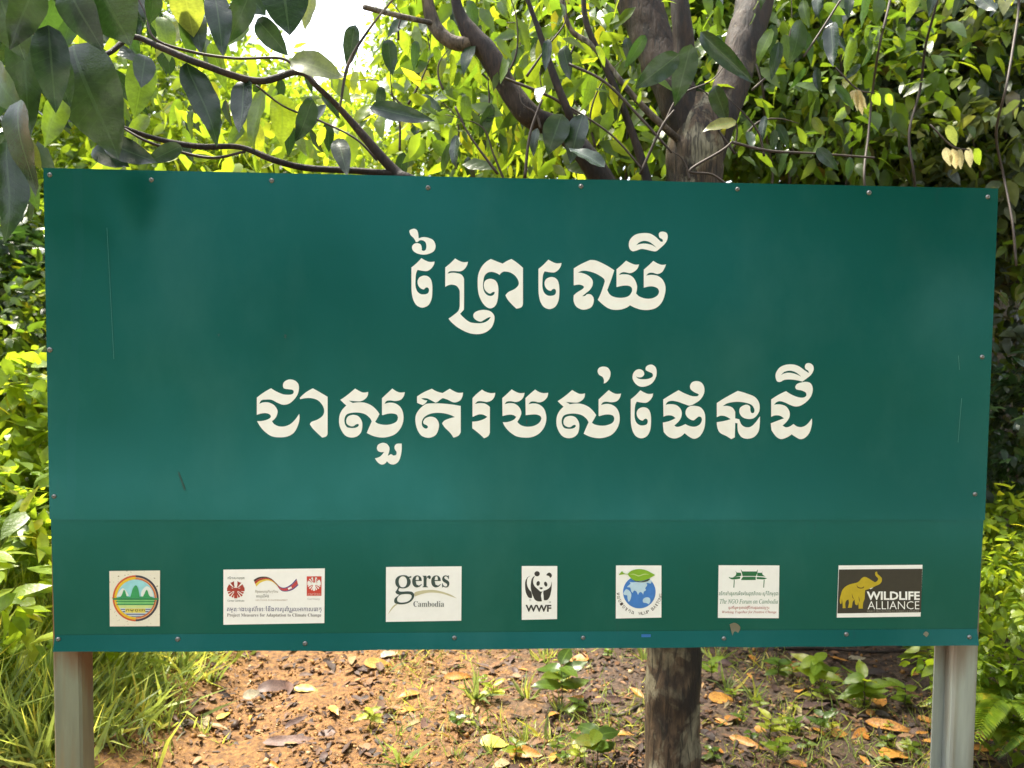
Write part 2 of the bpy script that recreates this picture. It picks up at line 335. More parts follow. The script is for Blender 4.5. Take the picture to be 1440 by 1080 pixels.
def galv(name, base, rust):
    m, nt, out = new_mat(name); v = obj_vec(nt); vs = obj_vec(nt, (1, 1, 0.12))
    c = ramp(nt, [(0.3, tuple(x*0.7 for x in base)), (0.7, tuple(x*1.2 for x in base))], noise(nt, 14, vs, 6, 0.6))
    sp = nd(nt, 'ShaderNodeSeparateXYZ'); nt.links.new(v, sp.inputs[0])
    a = nd(nt, 'ShaderNodeMath', operation='MULTIPLY_ADD'); nt.links.new(noise(nt, 16, vs, 4), a.inputs[0]); a.inputs[1].default_value = 0.35; nt.links.new(sp.outputs[2], a.inputs[2])
    mr = nd(nt, 'ShaderNodeMapRange'); nt.links.new(a.outputs[0], mr.inputs[0]); mr.inputs[1].default_value = 0.17; mr.inputs[2].default_value = 0.28; mr.inputs[4].default_value = rust
    dr = ramp(nt, [(0.42, (0, 0, 0)), (0.62, (0.85, 0.85, 0.85))], noise(nt, 9, vs, 5)); c2 = mix(nt, dr.outputs[0], c.outputs[0], tuple(x*0.55 for x in base))
    st = ramp(nt, [(0.54, (0, 0, 0)), (0.62, (rust*.5, rust*.5, rust*.5))], noise(nt, 20, obj_vec(nt, (1, 1, 0.05)), 2)); c2 = mix(nt, st.outputs[0], c2, (0.24, 0.15, 0.05))
    c3 = mix(nt, mr.outputs[0], c2, (0.13, 0.045, 0.012))
    b = nd(nt, 'ShaderNodeBsdfPrincipled'); b.inputs['Roughness'].default_value = 0.5; b.inputs['Metallic'].default_value = 0.35
    bp = nd(nt, 'ShaderNodeBump'); bp.inputs['Strength'].default_value = 0.3; bp.inputs['Distance'].default_value = 0.003
    nt.links.new(noise(nt, 50, vs, 4), bp.inputs['Height']); nt.links.new(bp.outputs[0], b.inputs['Normal'])
    nt.links.new(c3, b.inputs['Base Color']); nt.links.new(b.outputs[0], out.inputs[0]); return m
M['post_l'] = galv('post_metal_stained', (0.22, 0.25, 0.19), 0.85)
M['post_r'] = galv('post_metal', (0.34, 0.38, 0.36), 0.6)
def post(x0, x1, mat, lab):
    bev = 0.006; zb, zt = -0.3, Z0+SZ-0.02; y0, y1 = 0.034, 0.104
    ring = [(x0+bev, y0), (x1-bev, y0), (x1, y0+bev), (x1, y1-bev), (x1-bev, y1), (x0+bev, y1), (x0, y1-bev), (x0, y0+bev)]
    V = [(x, y, z) for z in np.linspace(zb, zt, 12) for x, y in ring]; Fc = []
    for i in range(11):
        for k in range(8): Fc.append((i*8+k, i*8+(k+1) % 8, (i+1)*8+(k+1) % 8, (i+1)*8+k))
    Fc.append(tuple(88+k for k in range(8))); Fc.append(tuple(range(8))[::-1])
    o = part_at('post', mesh_np('post', V, Fc, False), mat, sign, (0, 0, 0.72)); o['label'] = lab
a = Sy(74.5, 990, 0.034); b = Sy(114, 990, 0.034); post(a.x, b.x, M['post_l'], 'square steel post under the left end, stained brown and rusty at the top')
a = Sy(1340, 990, 0.034); b = Sy(1374, 990, 0.034); post(a.x, b.x, M['post_r'], 'square pale grey steel post under the right end')
# open channel lip welded to the right post
part_at('post_flange', box_mesh('post_flange', a.x-0.030, a.x-0.0005, 0.075, 0.080, -0.3, Z0+SZ-0.03), M['post_r'], sign, (0, 0, 0.72))
for z in (Z0+0.56, Z0, Z0-0.575):
    part_at('rail', box_mesh('rail', -1.13, 1.10, 0.0345, 0.060, z-0.015, z+0.015), M['post_r'])
# screws
def screw_mesh():
    V = []; Fc = []; prof = [(0.0072, 0.0), (0.0072, -0.0012), (0.0052, -0.0016), (0.0050, -0.0032), (0.0040, -0.0042), (0.0030, -0.0046), (0.0027, -0.0006), (0.0, -0.0005)]
    n = 14
    for r, y in prof:
        for k in range(n): V.append((r*math.cos(2*math.pi*k/n), y, r*math.sin(2*math.pi*k/n)))
    for i in range(len(prof)-1):
        for k in range(n): Fc.append((i*n+k, (i+1)*n+k, (i+1)*n+(k+1) % n, i*n+(k+1) % n))
    return mesh_np('screw', V, Fc)
sm_ = screw_mesh(); sm_.materials.append(plain('screw_steel', (0.20, 0.20, 0.19), 0.3, metal=0.8, var=0.6, scale=300))
for px, py in [(70, 246), (213, 253), (382, 254), (602, 264), (817, 262), (1037, 266), (1222, 271), (1389, 277), (70, 492), (1381, 502), (76, 698), (1371, 695),
               (82, 899), (250, 899), (429, 905), (639, 897), (820, 897), (1018, 898), (1190, 892), (1363, 896)]:
    o = link(bpy.data.objects.new('screw', sm_)); o.parent = sign; o.location = S(px, py, 0.0003); o.rotation_euler.y = random.random()*6; o.scale = (random.uniform(.8, .92),)*3

# ------------------------------------------------------------------ flat print: outlines in a local frame (zoomed sheet coordinates)
def parse(s):
    out = []
    for t in s.split():
        c = t.endswith('!'); x, y = t.rstrip('!').split(','); out.append((float(x), float(y), c))
    return out
def smooth_loop(pts, n=6):
    k = len(pts); res = []
    for i in range(k):
        p0, p1, p2, p3 = pts[i-1], pts[i], pts[(i+1) % k], pts[(i+2) % k]
        a = np.array(p0[:2]); b = np.array(p1[:2]); c = np.array(p2[:2]); d = np.array(p3[:2])
        L = np.linalg.norm(c-b)+1e-9
        if p1[2]: t1 = (c-b)*0.5 if p2[2] else None
        else: t1 = (c-a)/(np.linalg.norm(b-a)+L)*L
        if p2[2]: t2 = None
        else: t2 = (d-b)/(np.linalg.norm(d-c)+L)*L
        if p1[2] and p2[2]: res.append(tuple(b)); continue
        if t1 is None: t1 = 1.5*(c-b)-0.5*t2
        if t2 is None: t2 = 1.5*(c-b)-0.5*t1
        for j in range(n):
            t = j/n; h = (2*t**3-3*t*t+1)*b+(t**3-2*t*t+t)*t1+(-2*t**3+3*t*t)*c+(t**3-t*t)*t2
            res.append(tuple(h))
    return res
def ell(cx, cy, rx, ry=None, rot=0, n=24, a0=0, a1=360):
    ry = ry or rx; c, s = math.cos(R(rot)), math.sin(R(rot)); r = []
    for k in range(n):
        a = R(a0+(a1-a0)*k/(n if a1-a0 == 360 else n-1)); x, y = rx*math.cos(a), ry*math.sin(a); r.append((cx+x*c-y*s, cy+x*s+y*c))
    return r
def arc_band(cx, cy, r0, r1, a0, a1, n=24):
    return ell(cx, cy, r1, n=n, a0=a0, a1=a1) if False else [(cx+r1*math.cos(R(a0+(a1-a0)*k/n)), cy+r1*math.sin(R(a0+(a1-a0)*k/n))) for k in range(n+1)] + \
        [(cx+r0*math.cos(R(a1+(a0-a1)*k/n)), cy+r0*math.sin(R(a1+(a0-a1)*k/n))) for k in range(n+1)]
class Frame:
    def __init__(s, ox, oy, sc): s.ox, s.oy, s.sc = ox, oy, sc
    def to(s, x, y, off): return S(s.ox+x/s.sc, s.oy+y/s.sc, off)
def fill_mesh(name, loops, fr, off, th=0.0003, closed=True):
    cu = bpy.data.curves.new(name, 'CURVE'); cu.dimensions = '2D'; cu.fill_mode = 'BOTH'; cu.extrude = 1.0
    for lp in loops:
        sp = cu.splines.new('POLY'); sp.points.add(len(lp)-1); sp.use_cyclic_u = True
        for p, (x, y) in zip(sp.points, lp): p.co = (x, y, 0, 1)
    o = bpy.data.objects.new(name, cu); link(o); dg = bpy.context.evaluated_depsgraph_get()
    me = bpy.data.meshes.new_from_object(o.evaluated_get(dg)); bpy.data.objects.remove(o); bpy.data.curves.remove(cu)
    return warp(me, fr, off, th)
def warp(me, fr, off, th):
    for v in me.vertices:
        q = fr.to(v.co.x, v.co.y, off+(th if v.co.z > 0 else 0.0)); v.co = q
    me.update(); return me
def text_mesh(txt, fr, box, off, th=0.0003, rot=0.0, bold=0.0):
    "txt laid into box=(x0,y0,x1,y1) of the frame; y grows downward"
    cu = bpy.data.curves.new('t', 'FONT'); cu.body = txt; cu.size = 10; cu.extrude = 1.0; cu.offset = bold; cu.resolution_u = 2
    o = bpy.data.objects.new('t', cu); link(o); dg = bpy.context.evaluated_depsgraph_get()
    me = bpy.data.meshes.new_from_object(o.evaluated_get(dg)); bpy.data.objects.remove(o); bpy.data.curves.remove(cu)
    if not me.vertices: return None
    xs = [v.co.x for v in me.vertices]; ys = [v.co.y for v in me.vertices]
    x0, x1, y0, y1 = min(xs), max(xs), min(ys), max(ys)
    cx, cy = (box[0]+box[2])/2, (box[1]+box[3])/2; c, s = math.cos(rot), math.sin(rot)
    for v in me.vertices:
        a = ((v.co.x-x0)/(x1-x0+1e-9)-0.5)*(box[2]-box[0]); b_ = (0.5-(v.co.y-y0)/(y1-y0+1e-9))*(box[3]-box[1])
        v.co.x, v.co.y = cx+a*c-b_*s, cy+a*s+b_*c
    return warp(me, fr, off, th)
def center_parent(o_name, me, mat, parent):
    co = np.zeros(len(me.vertices)*3); me.vertices.foreach_get('co', co); c = Vector(co.reshape(-1, 3).mean(0))
    me.transform(Matrix.Translation(-c)); o = link(bpy.data.objects.new(o_name, me)); me.materials.append(mat); o.parent = parent
    o.location = c-(Vector(parent.location) if parent is not sign else Vector((0, 0, 0))); return o
# letters
m, nt, out = new_mat('white_vinyl'); v = obj_vec(nt)
c = ramp(nt, [(0.3, (0.83, 0.80, 0.74)), (0.7, (0.89, 0.87, 0.82))], noise(nt, 30, v, 5))
b = nd(nt, 'ShaderNodeBsdfPrincipled'); b.inputs['Roughness'].default_value = 0.4; nt.links.new(c.outputs[0], b.inputs['Base Color']); nt.links.new(b.outputs[0], out.inputs[0]); M['vinyl'] = m
FA, FB = Frame(560, 300, 5.685), Frame(740, 300, 5.686)
FC, FD, FE_, FF_ = Frame(350, 500, 6.261), Frame(570, 500, 6.352), Frame(770, 500, 6.353), Frame(920, 490, 6.0)
g_e = '185,358! 215,375 250,388 290,385! 285,410 265,440 235,460 200,460 155,452! 143,480 138,530 138,580 150,620 175,643 205,648 235,640 246,620 243,600 230,592 215,598 205,608 180,600 160,575 155,540 170,512 205,498 240,505 262,530 272,575 272,640 265,690 240,735 195,754 150,738 122,695 108,630 106,550 106,432! 145,400'
g_sa = '935,290! 965,308 1005,325 1050,320! 1045,355 1020,385 985,402 940,402 880,397! 915,418! 960,412 1020,415 1080,440 1125,480 1150,515! 1135,545 1112,583! 1140,600 1200,610 1255,603 1300,580 1312,545 1300,520 1265,510 1225,512 1180,525! 1172,522! 1172,375! 1215,335 1263,290! 1295,312 1330,325 1373,322! 1362,360 1335,390 1290,400 1240,395 1210,402 1195,425! 1240,415 1290,422 1335,455 1358,510 1358,580 1335,640 1290,690 1230,715 1170,722 1100,710 1038,682! 1055,640 1082,580! 1065,550 1020,515 960,502 900,505 860,520 842,555 845,600 865,630 900,638 940,635 965,620 965,603! 945,605 920,622 890,620 862,600 858,565 875,535 920,522 965,535 995,580 998,630 985,680 950,712 900,722 850,705 815,660 795,600 798,530 820,480 858,440! 830,415 805,390! 870,345'
E_AT = Frame(757.2-98/5.686*0-106/5.685+0.0, 365-358/5.685, 5.685)
E_AT2 = Frame(887-106/5.86, 548.8-358/5.86, 5.86)
SA2 = Frame(782.6-795/6.37, 548.4-290/6.37, 6.37)
letters = [
 (FA, ['90,150 90,138 105,128 130,123 150,135 160,165 163,200! 200,190 240,195 280,215 298,255 290,295 260,318 210,330 155,322 120,300 110,270 125,245 155,238 180,250 188,275 190,295 205,300 220,290 225,260 218,232 200,218 175,215 155,228 142,230! 125,200 100,175']),
 (FA, [g_e]),
 (FA, ['455,360! 485,378 520,390 558,387! 550,415 530,445 500,463 450,462 410,465 395,482! 430,475 470,478 505,490 523,515 526,540! 526,700 525,770! 495,803! 520,830 570,868 620,878 680,875 720,855 740,828! 715,835 690,850 660,865 625,855 602,830 605,800 640,778 690,772 740,785 768,820 765,870 740,920 690,955 630,966 560,955 480,915 430,875 402,842! 440,815 480,780 492,740! 492,640! 488,610 465,580 430,570 400,575 376,588! 376,432! 415,400']),
 (FA, ['740,365! 790,385 835,402! 870,380 905,365! 950,395 997,435! 997,600! 997,725! 985,750 945,762! 915,735 875,690 857,655! 880,630 930,605 960,575 962,545 940,505 900,475 850,465 825,475 810,493! 790,480 750,468 715,475 690,500 680,545 678,590 690,630 715,655 745,660 765,648 772,628! 755,630 735,642 710,630 690,605 685,565 700,535 740,523 780,540 798,580 800,640 790,710 770,745 735,760 700,745 665,700 642,640 635,560 640,490 665,430 700,390']),
 (E_AT, [g_e]),
 (FB, ['510,373! 560,378 640,415 704,455! 690,500 665,570 648,612! 670,650 710,670 770,675 820,660 845,625 843,595 820,580 780,578 722,590! 722,447! 760,415 798,378! 830,395 870,410 903,408! 890,440 865,465 830,478 780,470 755,478 742,492! 780,487 830,495 865,525 885,575 885,610 878,640! 905,665 960,682 1010,678 1050,655 1062,625 1050,600 1015,585 980,585 940,595! 940,450! 980,415 1016,380! 1050,400 1085,412 1118,408! 1105,440 1085,470 1050,485 1010,475 980,478 960,498! 1000,492 1050,500 1090,530 1112,580 1110,640 1085,710 1040,755 980,772 920,770 870,755 830,735! 800,755 750,770 690,770 640,750 572,692! 600,630 628,545! 622,525 590,500 540,475 480,460 440,462 412,475! 450,478 500,500 530,535 530,575 510,610 475,640 448,662! 470,660 485,648 515,648 538,675 538,715 520,750 480,768 440,768 400,745 380,705 380,655! 410,630 450,605 462,590 450,577 420,570 380,577! 380,440! 440,405']),
 (FB, ['820,250 830,210 870,172 930,158 990,162 1035,188 1075,225 1092,226! 1090,210 1065,192 1060,165 1070,150 1100,147 1125,160 1131,195 1115,235 1075,275 1040,302 1010,302 960,290 920,285 880,298 850,303 828,285', '880,255! 905,232 945,220 990,232 1042,275! 1000,252 950,242 910,245']),
 (FC, ['195,288! 240,315 300,340 350,345 385,338 395,320 385,303 350,297 310,290 300,270 305,240 330,218 365,210 405,220 435,250 440,300 425,350 390,395 350,425 300,433 250,415 200,390 150,388 110,395 92,425! 130,412 180,415 225,440 252,485 245,530 225,560 203,577! 225,605 270,624 320,622 370,600 410,560 443,512! 445,560 430,620 395,680 340,712 270,720 200,710 140,670 100,625 72,577! 120,575 170,560 193,540 185,520 150,507 110,510 70,522! 70,370! 130,325']),
 (FC, ['563,288! 620,320 693,363! 693,530! 693,690! 680,712 645,722! 610,690 560,640 537,605! 550,585 600,565 645,535 662,500 658,460 635,420 600,390 550,375 500,375 452,385! 448,372! 500,325']),
 (FC, [g_sa]),
 (FC, ['1110,905! 1150,892 1175,870 1190,848! 1160,850 1135,838 1127,812 1140,783 1180,768 1215,778 1237,810 1235,845 1222,880! 1235,878 1250,868 1270,880! 1295,875 1300,850 1285,825 1283,798 1300,778 1345,775! 1345,830 1335,890 1315,935 1280,958 1245,955 1215,930! 1200,950 1170,960 1140,945 1120,922']),
 (FD, ['237,296! 280,320 333,335! 365,315 398,296! 430,315 470,332 515,330! 510,365 490,400 450,418 420,415 380,395 335,380! 310,395 290,412 270,421! 230,400 190,382 142,382! 165,395 197,402! 180,425 154,443! 105,422! 105,365! 160,330']),
 (FD, ['160,448! 185,433 215,428 300,427 400,435 495,450! 495,560! 495,685! 475,715 430,733! 400,690 350,640 328,605! 350,580 400,560 443,550! 400,530 340,515 270,512 210,525 165,555 148,590 150,625 170,648 190,652 202,638 190,622 165,610 160,590 180,560 225,546 270,558 298,600 298,650 275,705 235,730 190,733 140,712 105,655 90,585 95,530 125,480']),
 (FD, ['685,304! 715,322 760,335 803,332! 795,370 770,400 730,415 680,408 645,410 622,433! 660,425 705,428 735,442 755,460! 755,560! 755,690! 740,720 703,738! 650,690 598,650! 598,590! 650,585 700,568 732,548! 700,530 665,525 630,535 603,548! 600,540! 600,380! 640,340']),
 (FD, ['950,302! 985,322 1020,335 1065,333! 1055,370 1030,400 990,415 940,408 905,413 888,435! 930,425 980,432 1020,465 1036,510 1025,550 1000,592! 1030,620 1080,635 1140,630 1190,605 1215,565 1205,540 1170,527 1130,527 1075,533! 1073,380! 1115,340 1160,303! 1195,325 1230,335 1276,332! 1268,370 1240,402 1200,418 1150,410 1120,413 1100,435! 1140,428 1190,435 1235,470 1257,530 1257,590 1235,650 1190,700 1130,728 1060,733 990,720 930,680 890,635 870,595! 920,592 970,572 990,548! 965,532 930,528 868,540! 866,380! 905,345']),
 (SA2, [g_sa]),
 (FE_, ['500,98 540,110 562,150 555,200 530,235 502,250! 503,215 490,190 460,172 447,140 460,110']),
 (FE_, ['825,122 855,138 864,168 845,190 815,195 790,186! 810,205 860,212 910,205 940,185 935,160 905,145 878,130 878,105 900,85 935,82 965,105 975,150 965,200 930,250 870,277 820,275 780,245 760,205 765,160 790,130']),
 (E_AT2, [g_e]),
 (FF_, ['205,352! 260,380 320,402 365,403! 375,388 340,370 308,345 302,315 320,285 360,275 400,290 422,330 420,380 390,430 350,460 300,482 250,468 200,450 150,442 115,450 97,475! 140,470 190,480 225,515 232,560 215,605 170,650! 190,662 225,655 262,638! 300,655 345,660 385,640 402,605 395,580 375,575 355,590 330,607 290,590 265,555 270,515 300,488 350,485 395,500 425,545 430,610 420,680 385,740 340,762 300,748 257,715! 220,745 170,760 120,745 80,705! 75,660! 73,625! 130,612 180,588! 150,568 115,565 78,575! 76,430! 140,390']),
 (FF_, ['705,358! 780,380 850,410 885,460 888,520 870,560 835,590 790,595 745,580 720,545 722,505 750,482 785,475 808,490 812,525 822,545 840,542 845,515 825,480 780,460 700,450 620,462 578,487! 620,485 660,500 683,535! 683,590! 718,598! 735,640 765,662 810,662 850,630 892,572! 890,640 880,700 845,745 790,762 740,750 710,710 703,670 703,632! 683,628! 680,750! 650,765! 610,740 560,715 540,690 528,640! 528,622! 590,612 645,597! 600,572 560,568 528,580! 528,460! 600,415']),
 (FF_, ['1112,360! 1160,390 1210,410 1255,415 1282,400 1280,375 1245,355 1200,345 1190,325 1205,300 1242,287! 1285,282 1320,295 1338,340 1325,400 1290,445 1240,480 1195,490 1150,478 1100,455 1060,445 1030,455 1012,475! 1060,472 1110,488 1140,530 1142,575 1120,615 1083,650! 1110,665 1140,660 1175,637! 1210,660 1250,662 1290,640 1330,590! 1330,640 1310,710 1270,755 1230,765 1190,745 1160,725! 1120,750 1070,765 1030,745 990,690! 983,632! 1040,610 1095,590! 1060,568 1020,565 987,577! 987,430! 1050,390']),
 (FF_, ['1023,235 1030,200 1060,160 1110,138 1170,135 1220,150 1270,185 1305,208! 1300,190 1275,170 1272,145 1285,127 1315,125 1340,145 1345,180 1325,220 1290,250 1250,280! 1200,268 1150,262 1100,265 1060,283 1035,275', '1070,225! 1100,197 1150,188 1200,205 1240,238! 1190,215 1140,205 1100,210']),
]
for fr, loops in letters:
    center_parent('letter', fill_mesh('letter', [smooth_loop(parse(l)) for l in loops], fr, 0.0006, 0.0005), M['vinyl'], sign)

# logo plates
INK = {}
def ink(c, r=0.45):
    k = tuple(c)
    if k not in INK: INK[k] = plain('print_ink', c, r, 0.4, var=0.02 if min(c) > .6 else 0.08, scale=60)
    return INK[k]
def plate(fr, quad, col=(0.90, 0.89, 0.87), lab=None, mat=None):
    me = fill_mesh('logo_plate', [quad], fr, 0.0006, 0.0008)
    o = center_parent('logo_plate', me, mat or ink(col), sign); o['label'] = lab; return o
def pr(fr, par, loops, col, lvl=0, name='print'):
    off = 0.0015+0.0004*lvl
    return center_parent(name, fill_mesh(name, loops, fr, off, 0.0002), ink(col), par)
def ptx(fr, par, txt, box, col, lvl=0, rot=0, bold=0.0):
    me = text_mesh(txt, fr, box, 0.0015+0.0004*lvl, 0.0002, rot, bold)
    if me: center_parent('lettering', me, ink(col), par)
def SL(s, n=5): return smooth_loop(parse(s), n)
def rect(x0, y0, x1, y1): return [(x0, y0), (x1, y0), (x1, y1), (x0, y1)]
BLK = (0.03, 0.028, 0.028); WHT = (0.90, 0.89, 0.87)
def mathb(s):   # upright bold serif letters
    o = ''
    for ch in s:
        if 'a' <= ch <= 'z': o += chr(0x1D41A+ord(ch)-97)
        elif 'A' <= ch <= 'Z': o += chr(0x1D400+ord(ch)-65)
        else: o += ch
    return o
def mathi(s):   # italic serif letters
    o = ''
    for ch in s:
        if ch == 'h': o += '\u210E'
        elif 'a' <= ch <= 'z': o += chr(0x1D44E+ord(ch)-97)
        elif 'A' <= ch <= 'Z': o += chr(0x1D434+ord(ch)-65)
        else: o += ch
    return o
# A round emblem
f = Frame(140, 780, 9.0)
m, nt, out = new_mat('speckled_cream_plate'); v = obj_vec(nt)
c = ramp(nt, [(0.66, (0.76, 0.72, 0.60)), (0.70, (0.25, 0.2, 0.12))], noise(nt, 170, v, 2)); b = nd(nt, 'ShaderNodeBsdfPrincipled'); b.inputs['Roughness'].default_value = 0.4
nt.links.new(c.outputs[0], b.inputs['Base Color']); nt.links.new(b.outputs[0], out.inputs[0])
pl = plate(f, [(124, 207), (765, 200), (762, 905), (130, 908)], lab='speckled cream plate with a round emblem of three temple towers over water', mat=m)
cx, cy = 457, 552
pr(f, pl, [ell(cx, cy, 238, n=40)], (0.30, 0.62, 0.68), 0)
pr(f, pl, [arc_band(cx, cy, 270, 292, 90, 270)], (0.55, 0.10, 0.03), 0); pr(f, pl, [arc_band(cx, cy, 239, 269, 90, 270)], (0.75, 0.48, 0.02), 0)
pr(f, pl, [arc_band(cx, cy, 266, 292, -90, 90)], (0.04, 0.035, 0.06), 0); pr(f, pl, [arc_band(cx, cy, 239, 256, -90, 90)], (0.55, 0.13, 0.04), 0); pr(f, pl, [arc_band(cx, cy, 256.5, 265.5, -90, 90)], (0.7, 0.4, 0.2), 0)
pr(f, pl, [SL('250,470 290,425 320,440 350,480 370,520! 210,530!'), SL('530,470 590,400 640,420 670,470 685,530! 530,530!')], (0.70, 0.74, 0.70), 1)
pr(f, pl, [SL('200,548! 265,535! 285,500 300,455 310,445 322,458 335,500 345,530! 390,532! 405,480 420,430 445,395 457,388 472,397 490,440 500,490 505,530! 550,530! 570,490 585,455 595,445 608,458 620,500 640,530! 690,548!')], (0.03, 0.30, 0.10), 2)
pr(f, pl, [rect(170, 550, 748, 572), rect(205, 588, 705, 600), rect(215, 622, 690, 636)], (0.02, 0.22, 0.07), 2)
def chord(y0, y1, r=235, n=3):
    o = []
    for y in np.linspace(y0, y1, n): o.append((cx+math.sqrt(max(1, r*r-(y-cy)**2)), y))
    for y in np.linspace(y1, y0, n): o.append((cx-math.sqrt(max(1, r*r-(y-cy)**2)), y))
    return o
pr(f, pl, [chord(573, 637)], (0.20, 0.55, 0.18), 1); pr(f, pl, [chord(638, 675)], (0.55, 0.68, 0.25), 1); pr(f, pl, [chord(676, 785, n=6)], (0.62, 0.68, 0.72), 1)
pr(f, pl, [chord(688, 698), chord(715, 728), chord(748, 760), chord(775, 783)], (0.04, 0.06, 0.22), 2)
pr(f, pl, [rect(325, 680, 580, 735)], (0.72, 0.62, 0.12), 3); ptx(f, pl, 'កម្ពុជា', (335, 688, 570, 728), BLK, 4)
# B project sponsors
f = Frame(300, 780, 8.47)
pl = plate(f, [(120, 178), (1328, 163), (1322, 815), (120, 835)], lab='wide white plate with a red cross mark, a ribbon of two flags and the words Project Measures for Adaptation to Climate Change')
RD = (0.40, 0.045, 0.03)
lp = [[(247, 312), (287, 312), (287, 395), (372, 395), (372, 435), (287, 435), (287, 520), (247, 520), (247, 435), (163, 435), (163, 395), (247, 395)]]
for q in range(4):
    for k, (r0, r1) in enumerate([(36, 98), (38, 104), (36, 98)]):
        an = R(q*90+25+k*20); ca, sa = math.cos(an), math.sin(an); wv = 9
        lp.append([(267+r0*ca-sa*3+0, 416+r0*sa+ca*3), (267+r1*ca-sa*wv*1.3, 416+r1*sa+ca*wv*1.3), (267+(r1+5)*ca, 416+(r1+5)*sa), (267+r1*ca+sa*wv*1.3, 416+r1*sa-ca*wv*1.3), (267+r0*ca+sa*3, 416+r0*sa-ca*3)])
for l in lp: pass
pr(f, pl, lp, RD, 0)
ptx(f, pl, 'ការីតាសកម្ពុជា', (170, 258, 370, 300), BLK); ptx(f, pl, 'Caritas Cambodia', (168, 537, 370, 558), BLK, bold=0.02)
top = catmull([(480, 300), (540, 268), (620, 262), (690, 285), (750, 340), (800, 385), (860, 390), (930, 350), (990, 285)], 4)
bot = catmull([(512, 380), (560, 335), (640, 308), (705, 325), (755, 368), (810, 430), (880, 438), (950, 415), (1012, 365)], 4)
n_ = len(top)
def stripe(a, b, i0, i1): return [tuple(top[i]*(1-a)+bot[i]*a) for i in range(i0, i1+1)]+[tuple(top[i]*(1-b)+bot[i]*b) for i in range(i1, i0-1, -1)]
md = n_//2+1
pr(f, pl, [stripe(0, .30, 0, md)], (0.06, 0.03, 0.03)); pr(f, pl, [stripe(.31, .62, 0, md)], (0.45, 0.05, 0.03)); pr(f, pl, [stripe(.63, 1, 0, md)], (0.75, 0.55, 0.08))
pr(f, pl, [stripe(0, .22, md, n_-1), stripe(.80, 1, md, n_-1)], (0.06, 0.05, 0.22)); pr(f, pl, [stripe(.23, .79, md, n_-1)], (0.55, 0.06, 0.06))
pr(f, pl, [[(885, 400), (930, 378), (935, 400), (895, 418)]], WHT, 1)
ptx(f, pl, 'កិច្ចសហប្រតិបត្តិការ', (500, 420, 770, 462), (0.2, 0.15, 0.12)); ptx(f, pl, 'អាល្លឺម៉ង់', (510, 470, 660, 520), (0.1, 0.09, 0.08)); ptx(f, pl, 'DEUTSCHE ZUSAMMENARBEIT', (505, 533, 885, 550), (0.45, 0.35, 0.30))
pr(f, pl, [rect(1113, 258, 1288, 490)], (0.58, 0.05, 0.035))
lp = [[(1188, 266), (1212, 266), (1212, 332), (1280, 332), (1280, 362), (1212, 362), (1212, 430), (1188, 430), (1188, 362), (1120, 362), (1120, 332), (1188, 332)]]
for q in range(4):
    for k in range(3):
        an = R(q*90+22+k*23); ca, sa = math.cos(an), math.sin(an)
        lp.append([(1200+28*ca-sa*2, 347+28*sa+ca*2), (1200+80*ca-sa*8, 347+80*sa+ca*8), (1200+80*ca+sa*8, 347+80*sa-ca*8), (1200+28*ca+sa*2, 347+28*sa-ca*2)])
pr(f, pl, lp, WHT, 1); ptx(f, pl, 'caritas', (1125, 450, 1278, 484), (0.72, 0.4, 0.36), 1); ptx(f, pl, 'Germany', (1120, 515, 1270, 545), (0.4, 0.37, 0.36))
ptx(f, pl, 'គម្រោងបន្ស៊ាំទៅនឹងការប្រែប្រួលអាកាសធាតុ', (163, 610, 1288, 690), (0.05, 0.045, 0.16), bold=0.03)
ptx(f, pl, mathb('Project Measures for Adaptation to Climate Change'), (163, 700, 1285, 748), (0.15, 0.12, 0.13))
# C geres
f = Frame(530, 780, 10.285)
pl = plate(f, [(132, 178), (1225, 168), (1220, 955), (130, 972)], lab='white plate reading geres Cambodia over a thin tan arc')
DG = (0.035, 0.065, 0.06)
pr(f, pl, [SL('545,550 640,520 740,510 840,512 960,540 1070,580 1155,632! 1060,600 950,565 850,550 740,550 640,572 550,605!'), SL('300,712 240,765 160,865! 215,765 265,718!')], (0.55, 0.50, 0.32), 0)
pr(f, pl, [SL('380,297 430,302 455,318 497,308! 495,330 465,335! 485,370 488,410 465,455 420,482 370,488 330,480! 312,512 325,530 370,535 450,530 510,540 540,575 535,620 500,670 440,705 370,718 300,715 260,700 248,670 262,630 300,600 325,580! 285,565 268,540 285,515 305,475! 275,440 265,390 280,340 320,308'),
            SL('375,312 340,325 318,365 318,415 340,460 375,473 410,460 432,420 432,365 410,325'), SL('360,575 315,600 293,640 300,675 340,692 400,690 460,670 497,630 500,590 470,572')], DG, 1)
for ch, bx in (('e', (510, 300, 650, 475)), ('r', (660, 300, 780, 472)), ('e', (785, 300, 925, 475)), ('s', (943, 300, 1048, 475))): ptx(f, pl, mathb(ch), bx, DG, 1)
ptx(f, pl, mathb('Cambodia'), (528, 672, 972, 755), (0.12, 0.13, 0.14), 1, bold=-0.06)
